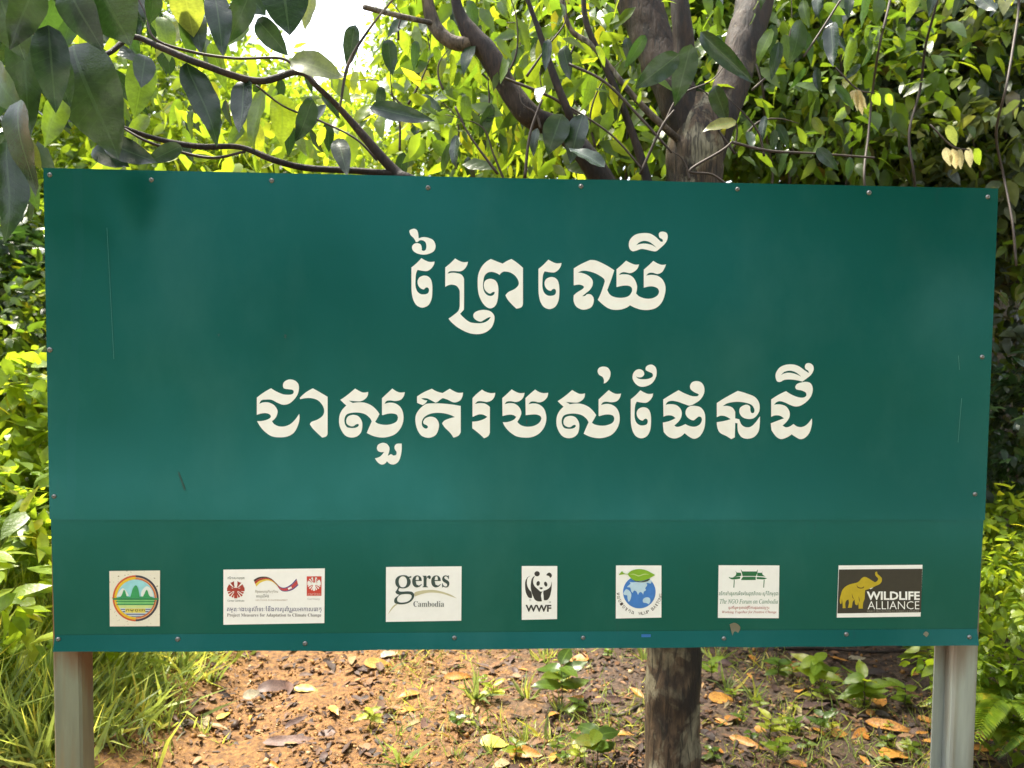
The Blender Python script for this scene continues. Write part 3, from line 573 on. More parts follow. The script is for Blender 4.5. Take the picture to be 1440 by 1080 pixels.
# D panda
f = Frame(720, 780, 10.8)
pl = plate(f, [(148, 172), (688, 172), (684, 978), (148, 990)], lab='tall white plate with a black and white panda above the letters WWF')
pr(f, pl, [ell(381, 290, 41, 39), SL('522,310 545,280 575,274 602,300 603,330 578,354! 560,325'), ell(397, 437, 26, 37, 12), ell(512, 447, 24, 38, -18), SL('416,503 440,495 466,502 462,516 443,527 425,516'),
    SL('287,320! 240,352 225,420 235,480 260,530 288,558! 300,590 306,656! 260,655 225,610 205,550 198,470 205,400 235,345'),
    SL('347,325! 325,370 322,430 345,480 380,515 412,545 440,562 468,552! 450,580 441,620 446,660 455,708! 390,708 345,680 320,630 298,570 285,500 287,430 300,370 325,335'),
    SL('598,402! 592,460 570,500 530,530 478,547! 474,580 478,620 483,690! 530,690 565,655 585,600 600,520 603,450')], BLK, 0)
ptx(f, pl, 'WWF', (205, 762, 597, 868), BLK, 0, bold=0.35); ptx(f, pl, '®', (563, 708, 592, 735), BLK); ptx(f, pl, '©', (262, 672, 290, 705), (0.2, 0.2, 0.2))
# E globe
f = Frame(850, 780, 10.8)
pl = plate(f, [(175, 163), (865, 163), (865, 955), (172, 970)], lab='white plate with a blue globe under a green leaf and curved lettering')
pr(f, pl, [ell(530, 568, 248, n=48)], (0.045, 0.19, 0.56), 0)
LB = (0.48, 0.66, 0.80)
pr(f, pl, [SL('375,410! 395,440 345,490 390,500 410,560 430,580! 450,545 485,560 510,615! 530,575 560,570 590,608! 600,560 630,540 620,510 650,460 640,430 700,440! 720,400 690,385 600,400 500,410 430,420'),
           SL('300,560 330,525 370,540 405,590 405,640 385,700 365,715! 350,660 345,620 300,610 288,590'), SL('585,680 625,650 680,655 698,700 672,755! 640,735 590,725')], LB, 1)
pr(f, pl, [SL('445,388! 540,410 640,385 695,358! 670,395 600,418 520,418 470,405')], (0.05, 0.06, 0.03), 2)
pr(f, pl, [SL('220,303! 268,248! 300,285 355,290! 400,250 470,225 550,220 640,240 710,275 770,308! 700,350 620,385 540,400 450,390 395,350 355,302! 300,297 220,310!')], (0.22, 0.42, 0.02), 3)
pr(f, pl, [SL('380,300! 450,290 520,315 600,290 690,300! 600,305 520,330 450,305')], (0.5, 0.66, 0.25), 4)
def arc_text(txt, a0, a1, rad, col, sz):
    k = len(txt)
    for i, ch in enumerate(txt):
        if ch == ' ': continue
        a = R(a0+(a1-a0)*i/(k-1)); x, y = 530+rad*math.cos(a), 568+rad*math.sin(a); w_ = sz*(0.3 if ch == 'I' else (1.15 if ch == 'W' else 0.8))
        ptx(f, pl, ch, (x-w_/2, y-sz/2, x+w_/2, y+sz/2), col, 0, rot=a-math.pi/2, bold=0.02)
arc_text('WLUP BAITONG', 88, 8, 325, (0.07, 0.05, 0.05), 48); arc_text('មលប់បៃតង', 175, 108, 325, (0.07, 0.05, 0.05), 48)
# F forum
f = Frame(990, 780, 10.8)
pl = plate(f, [(222, 160), (1145, 163), (1135, 965), (210, 960)], lab='white plate with a green tiled pavilion roof above green and red lettering')
G_ = (0.015, 0.14, 0.05)
pr(f, pl, [SL('558,220! 585,255! 800,255! 815,222! 812,270 790,325! 585,325! 575,280 558,222!'), SL('475,243! 500,272! 562,275! 568,320! 545,325! 440,345! 480,315 490,280'), SL('893,243! 880,275! 812,275! 805,320! 830,325! 935,332! 905,315 885,290'),
           [(590, 335), (785, 335), (785, 385), (562, 385)], SL('375,335! 410,348 480,340 552,335! 548,365! 430,375 385,355'), SL('960,360! 900,345 800,340! 800,370! 880,375 920,372'), [(455, 380), (466, 380), (460, 500), (446, 500)], [(908, 380), (920, 380), (912, 500), (900, 500)]], G_, 0)
ptx(f, pl, 'វេទិកានៃអង្គការមិនមែនរដ្ឋាភិបាល ស្តីពីកម្ពុជា', (225, 550, 1128, 635), (0.04, 0.16, 0.09), bold=0.04)
ptx(f, pl, mathi('The NGO Forum on Cambodia'), (240, 670, 1122, 745), (0.10, 0.22, 0.14), bold=0.05)
ptx(f, pl, 'ធ្វើការរួមគ្នាដើម្បីការផ្លាស់ប្តូរ', (370, 775, 990, 835), (0.42, 0.08, 0.08), bold=0.03)
ptx(f, pl, mathi('Working Together for Positive Change'), (272, 850, 1100, 900), (0.42, 0.10, 0.10), bold=0.05)
# G elephant
f = Frame(1160, 780, 9.6)
pl = plate(f, [(185, 145), (1318, 137), (1292, 835), (160, 850)], lab='white edged black plate with a golden elephant and the words WILDLIFE ALLIANCE')
pr(f, pl, [[(190, 200), (1314, 190), (1296, 778), (168, 793)]], (0.035, 0.030, 0.022), 0)
YL = (0.50, 0.37, 0.015)
pr(f, pl, [SL('680,235! 705,228! 712,262 740,285 768,320 765,365 735,400 690,420 650,440 600,462 545,478! 540,520 535,600 517,650 512,728! 455,728! 455,690 450,640! 438,680 412,672 405,640 400,605! 375,640 370,670 362,717! 310,717! 320,680 325,650 318,605! 290,620 275,660 280,722! 238,722! 240,680 235,630 228,600! 222,660 207,665! 200,610 215,540 235,480 280,430 340,400 400,385 440,375 470,350 500,315 540,300 590,320 640,352 680,370 710,350 718,320 690,290 678,265')], YL, 1)
pr(f, pl, [SL('430,400! 445,430 490,445 530,425! 520,452 480,458 440,445'), SL('365,520! 372,580 395,600! 380,570'), SL('455,560! 462,620 470,640! 468,600')], (0.13, 0.09, 0.01), 2); pr(f, pl, [[(600, 458), (655, 443), (620, 466)]], WHT, 2)
ptx(f, pl, 'WILDLIFE', (565, 497, 1282, 612), WHT, 1, bold=0.3); ptx(f, pl, 'ALLIANCE', (578, 628, 1275, 738), WHT, 1, bold=-0.08)
ptx(f, pl, 'DIRECT PROTECTION TO FORESTS & WILDLIFE', (570, 754, 1270, 770), (0.4, 0.38, 0.33), 1)
# small scuffs where paint has gone
FS = Frame(0, 0, 1.0)
for s in ('412,864 420,858 432,855! 418,862 413,867', '1026,878! 1034,876 1041,882 1038,890! 1033,888 1030,894!', '1298,892! 1302,888 1306,891 1303,896!'):
    center_parent('paint_scuff', fill_mesh('paint_scuff', [SL(s)], FS, 0.0006, 0.0001), ink((0.5, 0.48, 0.42) if '412' in s else (0.16, 0.15, 0.10)), sign)
center_parent('paint_scuff', fill_mesh('paint_scuff', [SL('250,664! 252,664! 261,688! 259,690!')], FS, 0.0006, 0.0001), ink((0.01, 0.05, 0.04)), sign)
for q_, c_ in (([(150, 320), (150.6, 320), (156, 420), (160.4, 505), (159.8, 505), (155.3, 420)], (0.03, 0.14, 0.115)), ([(1352, 560), (1352.7, 560), (1347.5, 622), (1347, 622)], (0.06, 0.2, 0.17)), ([(1347.5, 500), (1348.1, 500), (1349.5, 520), (1349, 520)], (0.06, 0.2, 0.17)),
               ([(740, 590), (741.2, 590), (741, 597), (740, 596)], (0.02, 0.02, 0.015)), ([(306, 470), (309, 469), (308, 474)], (0.004, 0.03, 0.022)), ([(400, 470), (403, 471), (402, 476), (400, 475)], (0.004, 0.03, 0.022))):
    center_parent('paint_scuff', fill_mesh('paint_scuff', [q_], FS, 0.0012 if q_[0][0] == 740 else 0.0006, 0.0001), ink(c_), sign)
center_parent('paint_scuff', fill_mesh('paint_scuff', [rect(902, 892, 915, 896)], FS, 0.0006, 0.0001), ink((0.02, 0.12, 0.35)), sign)

# ------------------------------------------------------------------ leaves
def leaf_template(rows, width, fold=0.18, droop=0.25, wave=0.0, seed=0, cols=1):
    "length 1 along +y from the stalk, width along x, face up +z; returns verts, triangles, (across, along)"
    rg = np.random.default_rng(seed); ph = rg.random()*6; V = []; UV = []; Fc = []; nc = 2*cols+1; tw = rg.uniform(-.25, .25)
    ts = np.linspace(0, 1, rows+2); mx = max((t+1e-6)**0.62*(1-t)**0.95 for t in np.linspace(0, 1, 60))
    V.append((0, 0, 0)); UV.append((0, 0))
    for t in ts[1:-1]:
        w_ = width*0.5*t**0.62*(1-t)**0.95/mx; bend = -droop*t*t+0.03*math.sin(ph+t*5)*(wave > 0)
        for c in range(nc):
            u = (c-cols)/cols; z = bend+fold*abs(u)**1.2*w_+(wave*math.sin(t*19+ph+(2 if u > 0 else 0))*abs(u)**2)+tw*u*w_*t
            V.append((u*w_, t-0.05*abs(u)*width, z)); UV.append((u, t))
    V.append((0.01*tw, 1, -droop)); UV.append((0, 1)); k = len(V)-1
    for c in range(nc-1): Fc.append((0, 2+c, 1+c))
    for i in range(rows-1):
        a = 1+nc*i
        for c in range(nc-1): Fc += [(a+c, a+c+1, a+nc+c+1), (a+c, a+nc+c+1, a+nc+c)]
    a = 1+nc*(rows-1)
    for c in range(nc-1): Fc.append((a+c, a+c+1, k))
    return np.array(V, float), np.array(Fc), np.array(UV, float)
T_BIG = [leaf_template(10, w_, f_, d_, 0.014, s, 2) for s, (w_, f_, d_) in enumerate([(0.33, .25, .2), (0.40, .15, .35), (0.29, .35, .10), (0.5, .15, .25), (0.36, .3, .05)])]
BW = [.33, .40, .29, .5, .36]
T_MID = leaf_template(2, 0.40, 0.25, 0.2)[:2]; T_MIDB = leaf_template(3, 0.46, 0.2, 0.3)[:2]
T_SML = (np.array([(0, 0, 0), (-0.24, 0.45, 0.05), (0.24, 0.45, 0.05), (0, 1, -0.15)], float), np.array([(0, 2, 1), (1, 2, 3)]))
T_BLADE = (np.array([(-0.02, 0, 0), (0.02, 0, 0), (-0.018, 0.5, 0.0), (0.018, 0.5, 0.0), (0, 1, -0.28)], float), np.array([(0, 1, 3), (0, 3, 2), (2, 3, 4)]))
def big_leaf_mesh(tid, mat):
    V, Fc, UV = T_BIG[tid]; me = mesh_np('leaf', V, Fc); me.attributes.new('tint', 'FLOAT', 'POINT')
    for nm, c in (('across', 0), ('along', 1)): me.attributes.new(nm, 'FLOAT', 'POINT').data.foreach_set('value', UV[:, c].astype(np.float32))
    me.materials.append(mat); return me
def basis(d, up):
    "rows: x axis, y axis (leaf direction), z axis (leaf face)"
    d = d/np.linalg.norm(d, axis=1, keepdims=True); x = np.cross(d, up); x /= np.linalg.norm(x, axis=1, keepdims=True)+1e-9; z = np.cross(x, d)
    return x, d, z
def cloud_mesh(name, pos, dirs, ups, size, tmpl, mat, tint=None, wide=None):
    V, Fc = tmpl; n = len(pos); x, y, z = basis(np.asarray(dirs, float), np.asarray(ups, float)); s = np.asarray(size)[:, None, None]
    ww = np.ones(n) if wide is None else wide
    co = (V[None, :, 0:1]*ww[:, None, None]*x[:, None, :]+V[None, :, 1:2]*y[:, None, :]+V[None, :, 2:3]*z[:, None, :])*s+np.asarray(pos)[:, None, :]
    k = len(V); f = (Fc[None]+(np.arange(n)*k)[:, None, None]).reshape(-1, 3)
    me = bpy.data.meshes.new(name); vs = co.reshape(-1, 3).astype(np.float32)
    me.vertices.add(len(vs)); me.vertices.foreach_set('co', vs.ravel()); me.loops.add(f.size); me.loops.foreach_set('vertex_index', f.astype(np.int32).ravel())
    me.polygons.add(len(f)); me.polygons.foreach_set('loop_start', np.arange(0, f.size, 3, dtype=np.int32)); me.polygons.foreach_set('loop_total', np.full(len(f), 3, np.int32))
    me.update(calc_edges=True); me.polygons.foreach_set('use_smooth', np.ones(len(f), bool))
    at = me.attributes.new('tint', 'FLOAT', 'POINT'); tt = rng.random(n) if tint is None else tint
    at.data.foreach_set('value', np.repeat(tt, k).astype(np.float32)); me.materials.append(mat); return me
def rnd_dirs(n, zbias=0.0, zs=1.0):
    d = rng.normal(size=(n, 3)); d[:, 2] = d[:, 2]*zs+zbias; return d/np.linalg.norm(d, axis=1, keepdims=True)
def crown_pts(n_tw, per, rad, seed, hollow=0.35, lump=0.45):
    "sprigs spread unevenly through an ellipsoid, leaves along each sprig"
    rg = np.random.default_rng(seed); out = []; lob = rg.normal(size=(7, 3)); lob /= np.linalg.norm(lob, axis=1, keepdims=True); lr = rg.uniform(1-lump, 1.15, 7)
    while len(out) < n_tw:
        d = rg.normal(size=3); d /= np.linalg.norm(d); w_ = np.clip(lob@d, 0, 1)**3; rr = (w_*lr).sum()/(w_.sum()+1e-6) if w_.sum() > 0.05 else 0.7
        r = rr*(hollow+(1-hollow)*rg.random()**0.6); out.append(d*r)
    c = np.array(out)*np.array(rad); dr = c/np.array(rad); dr = dr/(np.linalg.norm(dr, axis=1, keepdims=True)+1e-6)+rg.normal(size=c.shape)*0.5
    dr /= np.linalg.norm(dr, axis=1, keepdims=True); t = rg.random((n_tw, per, 1)); ln = rg.uniform(0.18, 0.42, (n_tw, 1, 1))
    pos = c[:, None, :]+dr[:, None, :]*t*ln+rg.normal(size=(n_tw, per, 3))*0.03
    ld = dr[:, None, :]*0.6+rg.normal(size=(n_tw, per, 3))*0.7; ld[..., 2] -= 0.45
    tt = np.repeat(rg.random(n_tw), per)*0.35+rg.random(n_tw*per)*0.6
    return pos.reshape(-1, 3), ld.reshape(-1, 3), tt % 1.0
def ups_for(n, tilt=0.55):
    u = rng.normal(size=(n, 3))*tilt; u[:, 2] += 1; return u

crown_cache = {}
def crown_mesh(key, n_tw, per, rad, size, tmpl, mat, seed):
    if key not in crown_cache:
        p, d, t = crown_pts(n_tw, per, rad, seed); sz = size*rng.uniform(0.4, 1.45, len(p))
        crown_cache[key] = cloud_mesh('crown', p, d, ups_for(len(p)), sz, tmpl, mat, t)
    return crown_cache[key]
def add_tree(name, x, y, h, r0, lean, crowns, bark, label, cat='tree', group=None, rot=0.0, zoff=-0.1):
    "trunk with limbs up to each crown mass; crowns: list of (mesh, offset from the top, scale)"
    z = H(x, y); t = empty(name, (x, y, z), label, cat, group)
    top = Vector((x+lean[0], y+lean[1], z+h)); base = Vector((x, y, z+zoff)); pts = []
    for i in range(6):
        k = i/5; p = base.lerp(top, k)+Vector((mnoise.noise(Vector((x*3, y, k*2)))*0.15*h*0.15, mnoise.noise(Vector((y*3, x, k*2+9)))*0.02*h, 0)); pts.append((*p, r0*(1-0.55*k)*(1.25 if i == 0 else 1)))
    tube('trunk', pts, 9, 4, 0.12, bark, t, 5.0)
    for me, off, sc in crowns:
        c = top+Vector(off); o = link(bpy.data.objects.new('crown', me)); o.parent = t; o.location = c-Vector(t.location); o.scale = (sc,)*3 if not isinstance(sc, tuple) else sc; o.rotation_euler = (0, 0, random.random()*6.28)
        if Vector(off).length > 0.3:
            a = base.lerp(top, 0.75); m_ = a.lerp(c, 0.5)+Vector((0, 0, -0.1))
            tube('limb', [(*a, r0*0.42), (*m_, r0*0.3), (*c, r0*0.1)], 6, 4, 0.1, bark, t, 5.0)
    return t

# ---- the forked tree right behind the sign
tr = empty('forked_tree', (0.62, 0.95, 0), 'forked tree with patchy brown bark close behind the sign, limbs spreading over it', 'tree')
tr.location = P(945, 1000, 2.85); tr.location.z = H(tr.location.x, tr.location.y)
D0 = 2.85
def PW(px, py, d, wpx): q = P(px, py, d); return (q.x, q.y, q.z, wpx/2/F*d)
tz = tr.location
tube('trunk', [(tz.x, tz.y, -0.15, 0.14), PW(944, 1120, D0, 84), PW(945, 1000, D0, 76), PW(948, 900, D0, 75), PW(952, 700, D0, 76), PW(960, 450, D0, 78), PW(972, 300, D0, 78), PW(978, 220, D0, 80), PW(980, 165, D0, 64), PW(980, 135, D0, 36)], 20, 10, 0.10, M['bark'], tr, 7)
def limb(pts, name='limb', mat='bark_limb', sides=9, rough=0.1):
    return tube(name, [PW(*p) for p in pts], sides, 7, rough, M[mat], tr, 12)
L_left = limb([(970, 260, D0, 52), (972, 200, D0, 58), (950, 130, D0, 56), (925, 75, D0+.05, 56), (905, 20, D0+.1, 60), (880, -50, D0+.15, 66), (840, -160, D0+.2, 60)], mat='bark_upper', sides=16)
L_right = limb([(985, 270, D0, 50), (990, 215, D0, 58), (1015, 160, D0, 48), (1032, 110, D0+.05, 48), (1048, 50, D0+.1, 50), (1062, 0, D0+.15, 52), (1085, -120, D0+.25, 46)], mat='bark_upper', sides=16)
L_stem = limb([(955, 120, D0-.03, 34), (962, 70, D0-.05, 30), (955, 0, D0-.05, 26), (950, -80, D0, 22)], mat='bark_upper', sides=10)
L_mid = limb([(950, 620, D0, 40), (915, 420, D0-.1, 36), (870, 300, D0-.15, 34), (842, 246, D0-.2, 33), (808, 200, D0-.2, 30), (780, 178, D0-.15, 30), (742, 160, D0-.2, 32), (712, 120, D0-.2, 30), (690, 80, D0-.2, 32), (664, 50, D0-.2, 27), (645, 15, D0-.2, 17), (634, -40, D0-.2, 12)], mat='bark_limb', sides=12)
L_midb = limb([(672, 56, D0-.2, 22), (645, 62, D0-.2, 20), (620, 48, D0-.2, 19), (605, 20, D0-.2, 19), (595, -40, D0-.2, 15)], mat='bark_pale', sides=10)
L_a = limb([(950, 480, D0, 18), (925, 330, D0-.1, 16), (908, 245, D0-.1, 13), (882, 167, D0-.1, 11), (852, 94, D0-.1, 10), (824, 30, D0-.1, 8), (820, -40, D0-.1, 7)])
L_b = limb([(900, 330, D0-.1, 14), (840, 240, D0-.2, 12), (806, 190, D0-.2, 12), (800, 160, D0-.25, 11), (780, 110, D0-.25, 11), (760, 50, D0-.25, 8), (735, -20, D0-.25, 6)])
L_c = limb([(958, 200, D0-.05, 10), (930, 175, D0-.1, 10), (895, 140, D0-.1, 9), (862, 100, D0-.1, 8), (832, 63, D0-.1, 8), (802, 40, D0-.1, 7), (785, -20, D0-.1, 6)], mat='bark_pale')
L_base = limb([(948, 560, D0, 34), (800, 420, D0-.3, 26), (660, 300, D0-.55, 22), (580, 255, D0-.7, 18), (552, 238, D0-.7, 16), (480, 155, D0-.75, 9), (447, 123, D0-.8, 8), (420, 101, D0-.8, 9), (362, 114, D0-.85, 10), (283, 90, D0-.9, 10), (227, 67, D0-.9, 9), (186, 52, D0-.9, 8), (150, 76, D0-.95, 7), (110, 76, D0-1.0, 6), (70, 65, D0-1.0, 6), (30, 30, D0-1.0, 4)])
L_low = limb([(560, 245, D0-.7, 12), (500, 240, D0-.7, 9), (430, 236, D0-.7, 9), (385, 225, D0-.75, 9), (338, 207, D0-.75, 8), (280, 206, D0-.8, 8), (220, 195, D0-.8, 7), (172, 179, D0-.85, 6), (110, 160, D0-.9, 4)])
limb([(345, 213, D0-.75, 4), (300, 222, D0-.78, 4), (250, 213, D0-.8, 4), (205, 198, D0-.85, 4), (170, 178, D0-.85, 3)], 'twig', 'twig', 6)
limb([(418, 98, D0-.8, 4), (395, 82, D0-.8, 4), (330, 82, D0-.82, 4), (270, 73, D0-.85, 4), (218, 55, D0-.9, 4), (205, 20, D0-.9, 3), (190, -10, D0-.9, 3)], 'twig', 'twig', 6)
limb([(478, 150, D0-.8, 4), (490, 90, D0-.8, 5), (520, 40, D0-.8, 4), (560, -10, D0-.8, 3)], 'twig', 'bark_pale', 6)
limb([(530, 225, D0-.7, 4), (500, 195, D0-.7, 3), (450, 170, D0-.7, 3), (400, 150, D0-.75, 3), (360, 120, D0-.8, 3)], 'twig', 'twig', 6)
limb([(512, 10, D0-.6, 8), (560, 22, D0-.5, 8), (605, 32, D0-.3, 8)], 'twig', 'bark_pale', 6)
for pts in ([(738, 250, 2.5, 5), (745, 190, 2.5, 4), (762, 140, 2.5, 4)], [(900, 245, 2.6, 4), (930, 180, 2.6, 4), (948, 155, 2.6, 3)], [(1020, 258, 2.5, 4), (1000, 245, 2.5, 3), (970, 240, 2.5, 4), (1015, 212, 2.5, 4), (1030, 199, 2.5, 3)],
            [(1030, 200, 2.6, 4), (1080, 212, 2.6, 4), (1150, 216, 2.6, 3), (1230, 222, 2.6, 3)], [(640, 150, 2.5, 3), (660, 190, 2.5, 3), (700, 245, 2.5, 4)], [(710, 110, 2.6, 4), (760, 130, 2.6, 4), (800, 150, 2.6, 3), (860, 190, 2.6, 3), (905, 240, 2.6, 3)],
            [(1130, 80, 2.3, 3), (1160, 35, 2.3, 3), (1185, -5, 2.3, 3)], [(800, 90, 2.6, 4), (850, 115, 2.6, 4), (900, 165, 2.6, 4), (945, 215, 2.6, 3)]):
    limb(pts, 'twig', 'twig', 6)

for i in range(34):
    px, py, d = random.uniform(560, 1080), random.uniform(20, 260), random.uniform(2.5, 3.5); an = random.uniform(-.9, .9)-math.pi/2; ln = random.uniform(50, 150); q = []
    for k in range(4): q.append((px+math.cos(an)*ln*k/3, py+math.sin(an)*ln*k/3, d, 4.0-k)); an += random.uniform(-.35, .35)
    limb(q, 'twig', 'twig', 5)
for i, (px, lab) in enumerate([(1075, 'thin vine stem just right of the fork'), (1190, 'thin vine hanging beside the cream leaf sprig'), (1262, 'looping vine above the right part of the board'), (1322, 'vine hanging left of the right-hand cream sprig'), (1372, 'dry vine near the top right corner of the board'), (1398, 'dry vine just beyond the right end of the board'), (1425, 'tangled vine at the right edge')]):
    d = random.uniform(3.2, 4.2); q = []; x = px
    for k in range(8): q.append(PW(x, -60+k*62, d+.1*math.sin(k*1.7+i), 3.4)); x += random.uniform(-16, 16)
    o = tube('vine', q, 6, 5, .1, M['bark_limb' if i % 2 else 'twig']); tag(o, lab, 'vine')
# the big leaves one can pick out: (stalk, tip, width, depth, material)
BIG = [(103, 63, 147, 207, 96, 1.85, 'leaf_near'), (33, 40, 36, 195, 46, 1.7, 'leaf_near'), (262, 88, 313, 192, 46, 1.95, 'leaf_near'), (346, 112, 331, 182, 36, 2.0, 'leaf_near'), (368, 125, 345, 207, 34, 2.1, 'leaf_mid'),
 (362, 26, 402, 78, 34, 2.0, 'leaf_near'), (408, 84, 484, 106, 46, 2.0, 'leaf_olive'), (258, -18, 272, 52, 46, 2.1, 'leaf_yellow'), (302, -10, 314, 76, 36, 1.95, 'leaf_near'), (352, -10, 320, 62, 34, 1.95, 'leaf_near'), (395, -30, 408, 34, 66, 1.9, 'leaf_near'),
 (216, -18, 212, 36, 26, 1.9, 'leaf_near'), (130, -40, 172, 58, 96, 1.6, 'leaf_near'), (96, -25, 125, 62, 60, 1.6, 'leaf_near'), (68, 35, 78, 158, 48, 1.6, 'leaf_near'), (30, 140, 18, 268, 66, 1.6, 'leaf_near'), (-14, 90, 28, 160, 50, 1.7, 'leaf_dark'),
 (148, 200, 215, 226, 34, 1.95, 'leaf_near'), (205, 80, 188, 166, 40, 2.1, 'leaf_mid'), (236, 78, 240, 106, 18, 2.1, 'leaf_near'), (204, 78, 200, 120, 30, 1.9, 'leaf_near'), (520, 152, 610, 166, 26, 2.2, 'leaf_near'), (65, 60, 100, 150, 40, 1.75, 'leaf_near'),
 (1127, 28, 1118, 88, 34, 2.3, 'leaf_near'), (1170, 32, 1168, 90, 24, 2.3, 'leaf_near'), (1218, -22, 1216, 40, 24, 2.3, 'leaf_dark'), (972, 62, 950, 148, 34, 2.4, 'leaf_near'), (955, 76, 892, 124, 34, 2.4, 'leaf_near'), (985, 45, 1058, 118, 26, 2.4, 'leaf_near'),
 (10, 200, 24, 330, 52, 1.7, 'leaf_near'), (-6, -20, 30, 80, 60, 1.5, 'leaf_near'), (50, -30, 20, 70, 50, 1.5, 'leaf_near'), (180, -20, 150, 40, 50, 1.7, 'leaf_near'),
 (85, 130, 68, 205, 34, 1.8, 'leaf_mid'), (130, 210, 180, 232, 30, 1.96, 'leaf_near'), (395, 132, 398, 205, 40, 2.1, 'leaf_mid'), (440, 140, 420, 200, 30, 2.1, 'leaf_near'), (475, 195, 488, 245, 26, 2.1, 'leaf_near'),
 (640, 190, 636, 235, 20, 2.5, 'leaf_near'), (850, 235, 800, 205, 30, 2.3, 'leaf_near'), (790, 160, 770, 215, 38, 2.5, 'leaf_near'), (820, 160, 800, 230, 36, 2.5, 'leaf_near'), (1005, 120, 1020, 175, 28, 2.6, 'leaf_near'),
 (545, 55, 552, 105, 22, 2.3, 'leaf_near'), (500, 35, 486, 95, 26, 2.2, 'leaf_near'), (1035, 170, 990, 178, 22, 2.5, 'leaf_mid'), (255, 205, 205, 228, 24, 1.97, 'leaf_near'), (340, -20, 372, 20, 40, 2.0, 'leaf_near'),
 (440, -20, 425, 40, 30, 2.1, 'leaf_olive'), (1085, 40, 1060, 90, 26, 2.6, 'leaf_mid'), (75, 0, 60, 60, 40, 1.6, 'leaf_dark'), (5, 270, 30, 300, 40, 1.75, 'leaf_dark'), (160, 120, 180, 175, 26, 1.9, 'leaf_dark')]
big_meshes = {}
def one_leaf(base, tip, width, matk, parent, name='leaf', tid=None, face=None):
    d = tip-base; L = d.length; tid = random.randrange(5) if tid is None else tid; key = (tid, matk)
    if key not in big_meshes:
        me = big_leaf_mesh(tid, M[matk+'_v'] if matk+'_v' in M else M[matk]); big_meshes[key] = me
    me = big_meshes[key]; o = link(bpy.data.objects.new(name, me)); up = face or (CAM-base).normalized()+Vector((random.uniform(-.8, .8), random.uniform(-.5, .5), random.uniform(0, .9)))
    y = d.normalized(); x = y.cross(up).normalized(); z = x.cross(y)
    wt = BW[tid]*L; mw = Matrix(((x.x, y.x, z.x, 0), (x.y, y.y, z.y, 0), (x.z, y.z, z.z, 0), (0, 0, 0, 1)))
    o.parent = parent; o.location = base-Vector(parent.location) if parent.parent is None else base
    o.rotation_euler = mw.to_euler(); s = width/wt; o.scale = (L*s, L, L); return o
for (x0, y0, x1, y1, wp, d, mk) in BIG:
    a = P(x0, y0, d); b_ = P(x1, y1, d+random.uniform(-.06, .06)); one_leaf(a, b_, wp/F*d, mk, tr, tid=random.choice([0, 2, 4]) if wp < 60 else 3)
# more leaves carried on the thin growth, then the mass too small to pick apart
def spray(zone, n, size, mat, name_obj='leaf', parent=tr, obj=True, dr=(2.0, 2.7)):
    x0, y0, x1, y1 = zone
    for i in range(n):
        px, py = random.uniform(x0, x1), random.uniform(y0, y1); d = random.uniform(*dr); a = P(px, py, d)
        L = size*random.uniform(.65, 1.2); dv = Vector((random.gauss(0, .45), random.gauss(0, .4), -1+random.gauss(0, .3))).normalized()
        one_leaf(a, a+dv*L, L*random.uniform(.3, .42), mat if isinstance(mat, str) else random.choice(mat), parent)
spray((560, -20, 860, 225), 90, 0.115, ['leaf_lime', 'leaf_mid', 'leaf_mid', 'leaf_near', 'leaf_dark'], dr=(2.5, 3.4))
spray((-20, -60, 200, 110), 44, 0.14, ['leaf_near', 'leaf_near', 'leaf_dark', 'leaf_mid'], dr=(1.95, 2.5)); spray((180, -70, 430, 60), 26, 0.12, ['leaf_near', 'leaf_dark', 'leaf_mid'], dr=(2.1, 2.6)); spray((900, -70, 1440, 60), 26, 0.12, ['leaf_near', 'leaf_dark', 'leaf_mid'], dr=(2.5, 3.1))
spray((180, 90, 540, 205), 46, 0.11, ['leaf_lime', 'leaf_mid', 'leaf_near'], dr=(2.3, 3.0))
spray((860, -20, 1240, 225), 44, 0.10, ['leaf_mid', 'leaf_near', 'leaf_dark'], dr=(2.5, 3.3))
spray((-20, 180, 50, 260), 10, 0.10, ['leaf_near', 'leaf_dark'], dr=(1.8, 2.3))
def zone_cloud(zone, n, size, mat, dr, tmpl=T_MID, name='leaf_mass', parent=tr, zb=-0.75, spread=0.75, clump=0):
    x0, y0, x1, y1 = zone; q = np.zeros((n, 3)); cl = max(1, n//7); cs = [(random.uniform(x0, x1), random.uniform(y0, y1), random.uniform(*dr)) for _ in range(cl)]
    for i in range(n):
        cx_, cy_, d = cs[i % cl]; p = P(cx_, cy_, d); q[i] = (p.x+random.gauss(0, size*0.9), p.y+random.gauss(0, size*0.9), p.z+random.gauss(0, size*0.9))
    dv = rng.normal(size=(n, 3))*spread; dv[:, 2] += zb; o = mesh_obj(name, cloud_mesh(name, q, dv, rng.normal(size=(n, 3))+np.array([0, -.6, .5]), size*rng.uniform(.4, 1.35, n), tmpl, M[mat]), None, parent)
    o['kind'] = 'stuff'; return o
zone_cloud((590, -60, 900, 235), 560, 0.11, 'leaf_mid', (2.7, 4.0)); zone_cloud((600, -60, 860, 235), 440, 0.12, 'leaf_lime', (2.9, 4.3))
zone_cloud((180, 130, 600, 235), 330, 0.11, 'leaf_lime', (2.7, 3.8)); zone_cloud((860, -60, 1150, 235), 260, 0.10, 'leaf_mid', (2.9, 3.8)); zone_cloud((-60, -60, 120, 150), 110, 0.12, 'leaf_near', (2.3, 2.9))

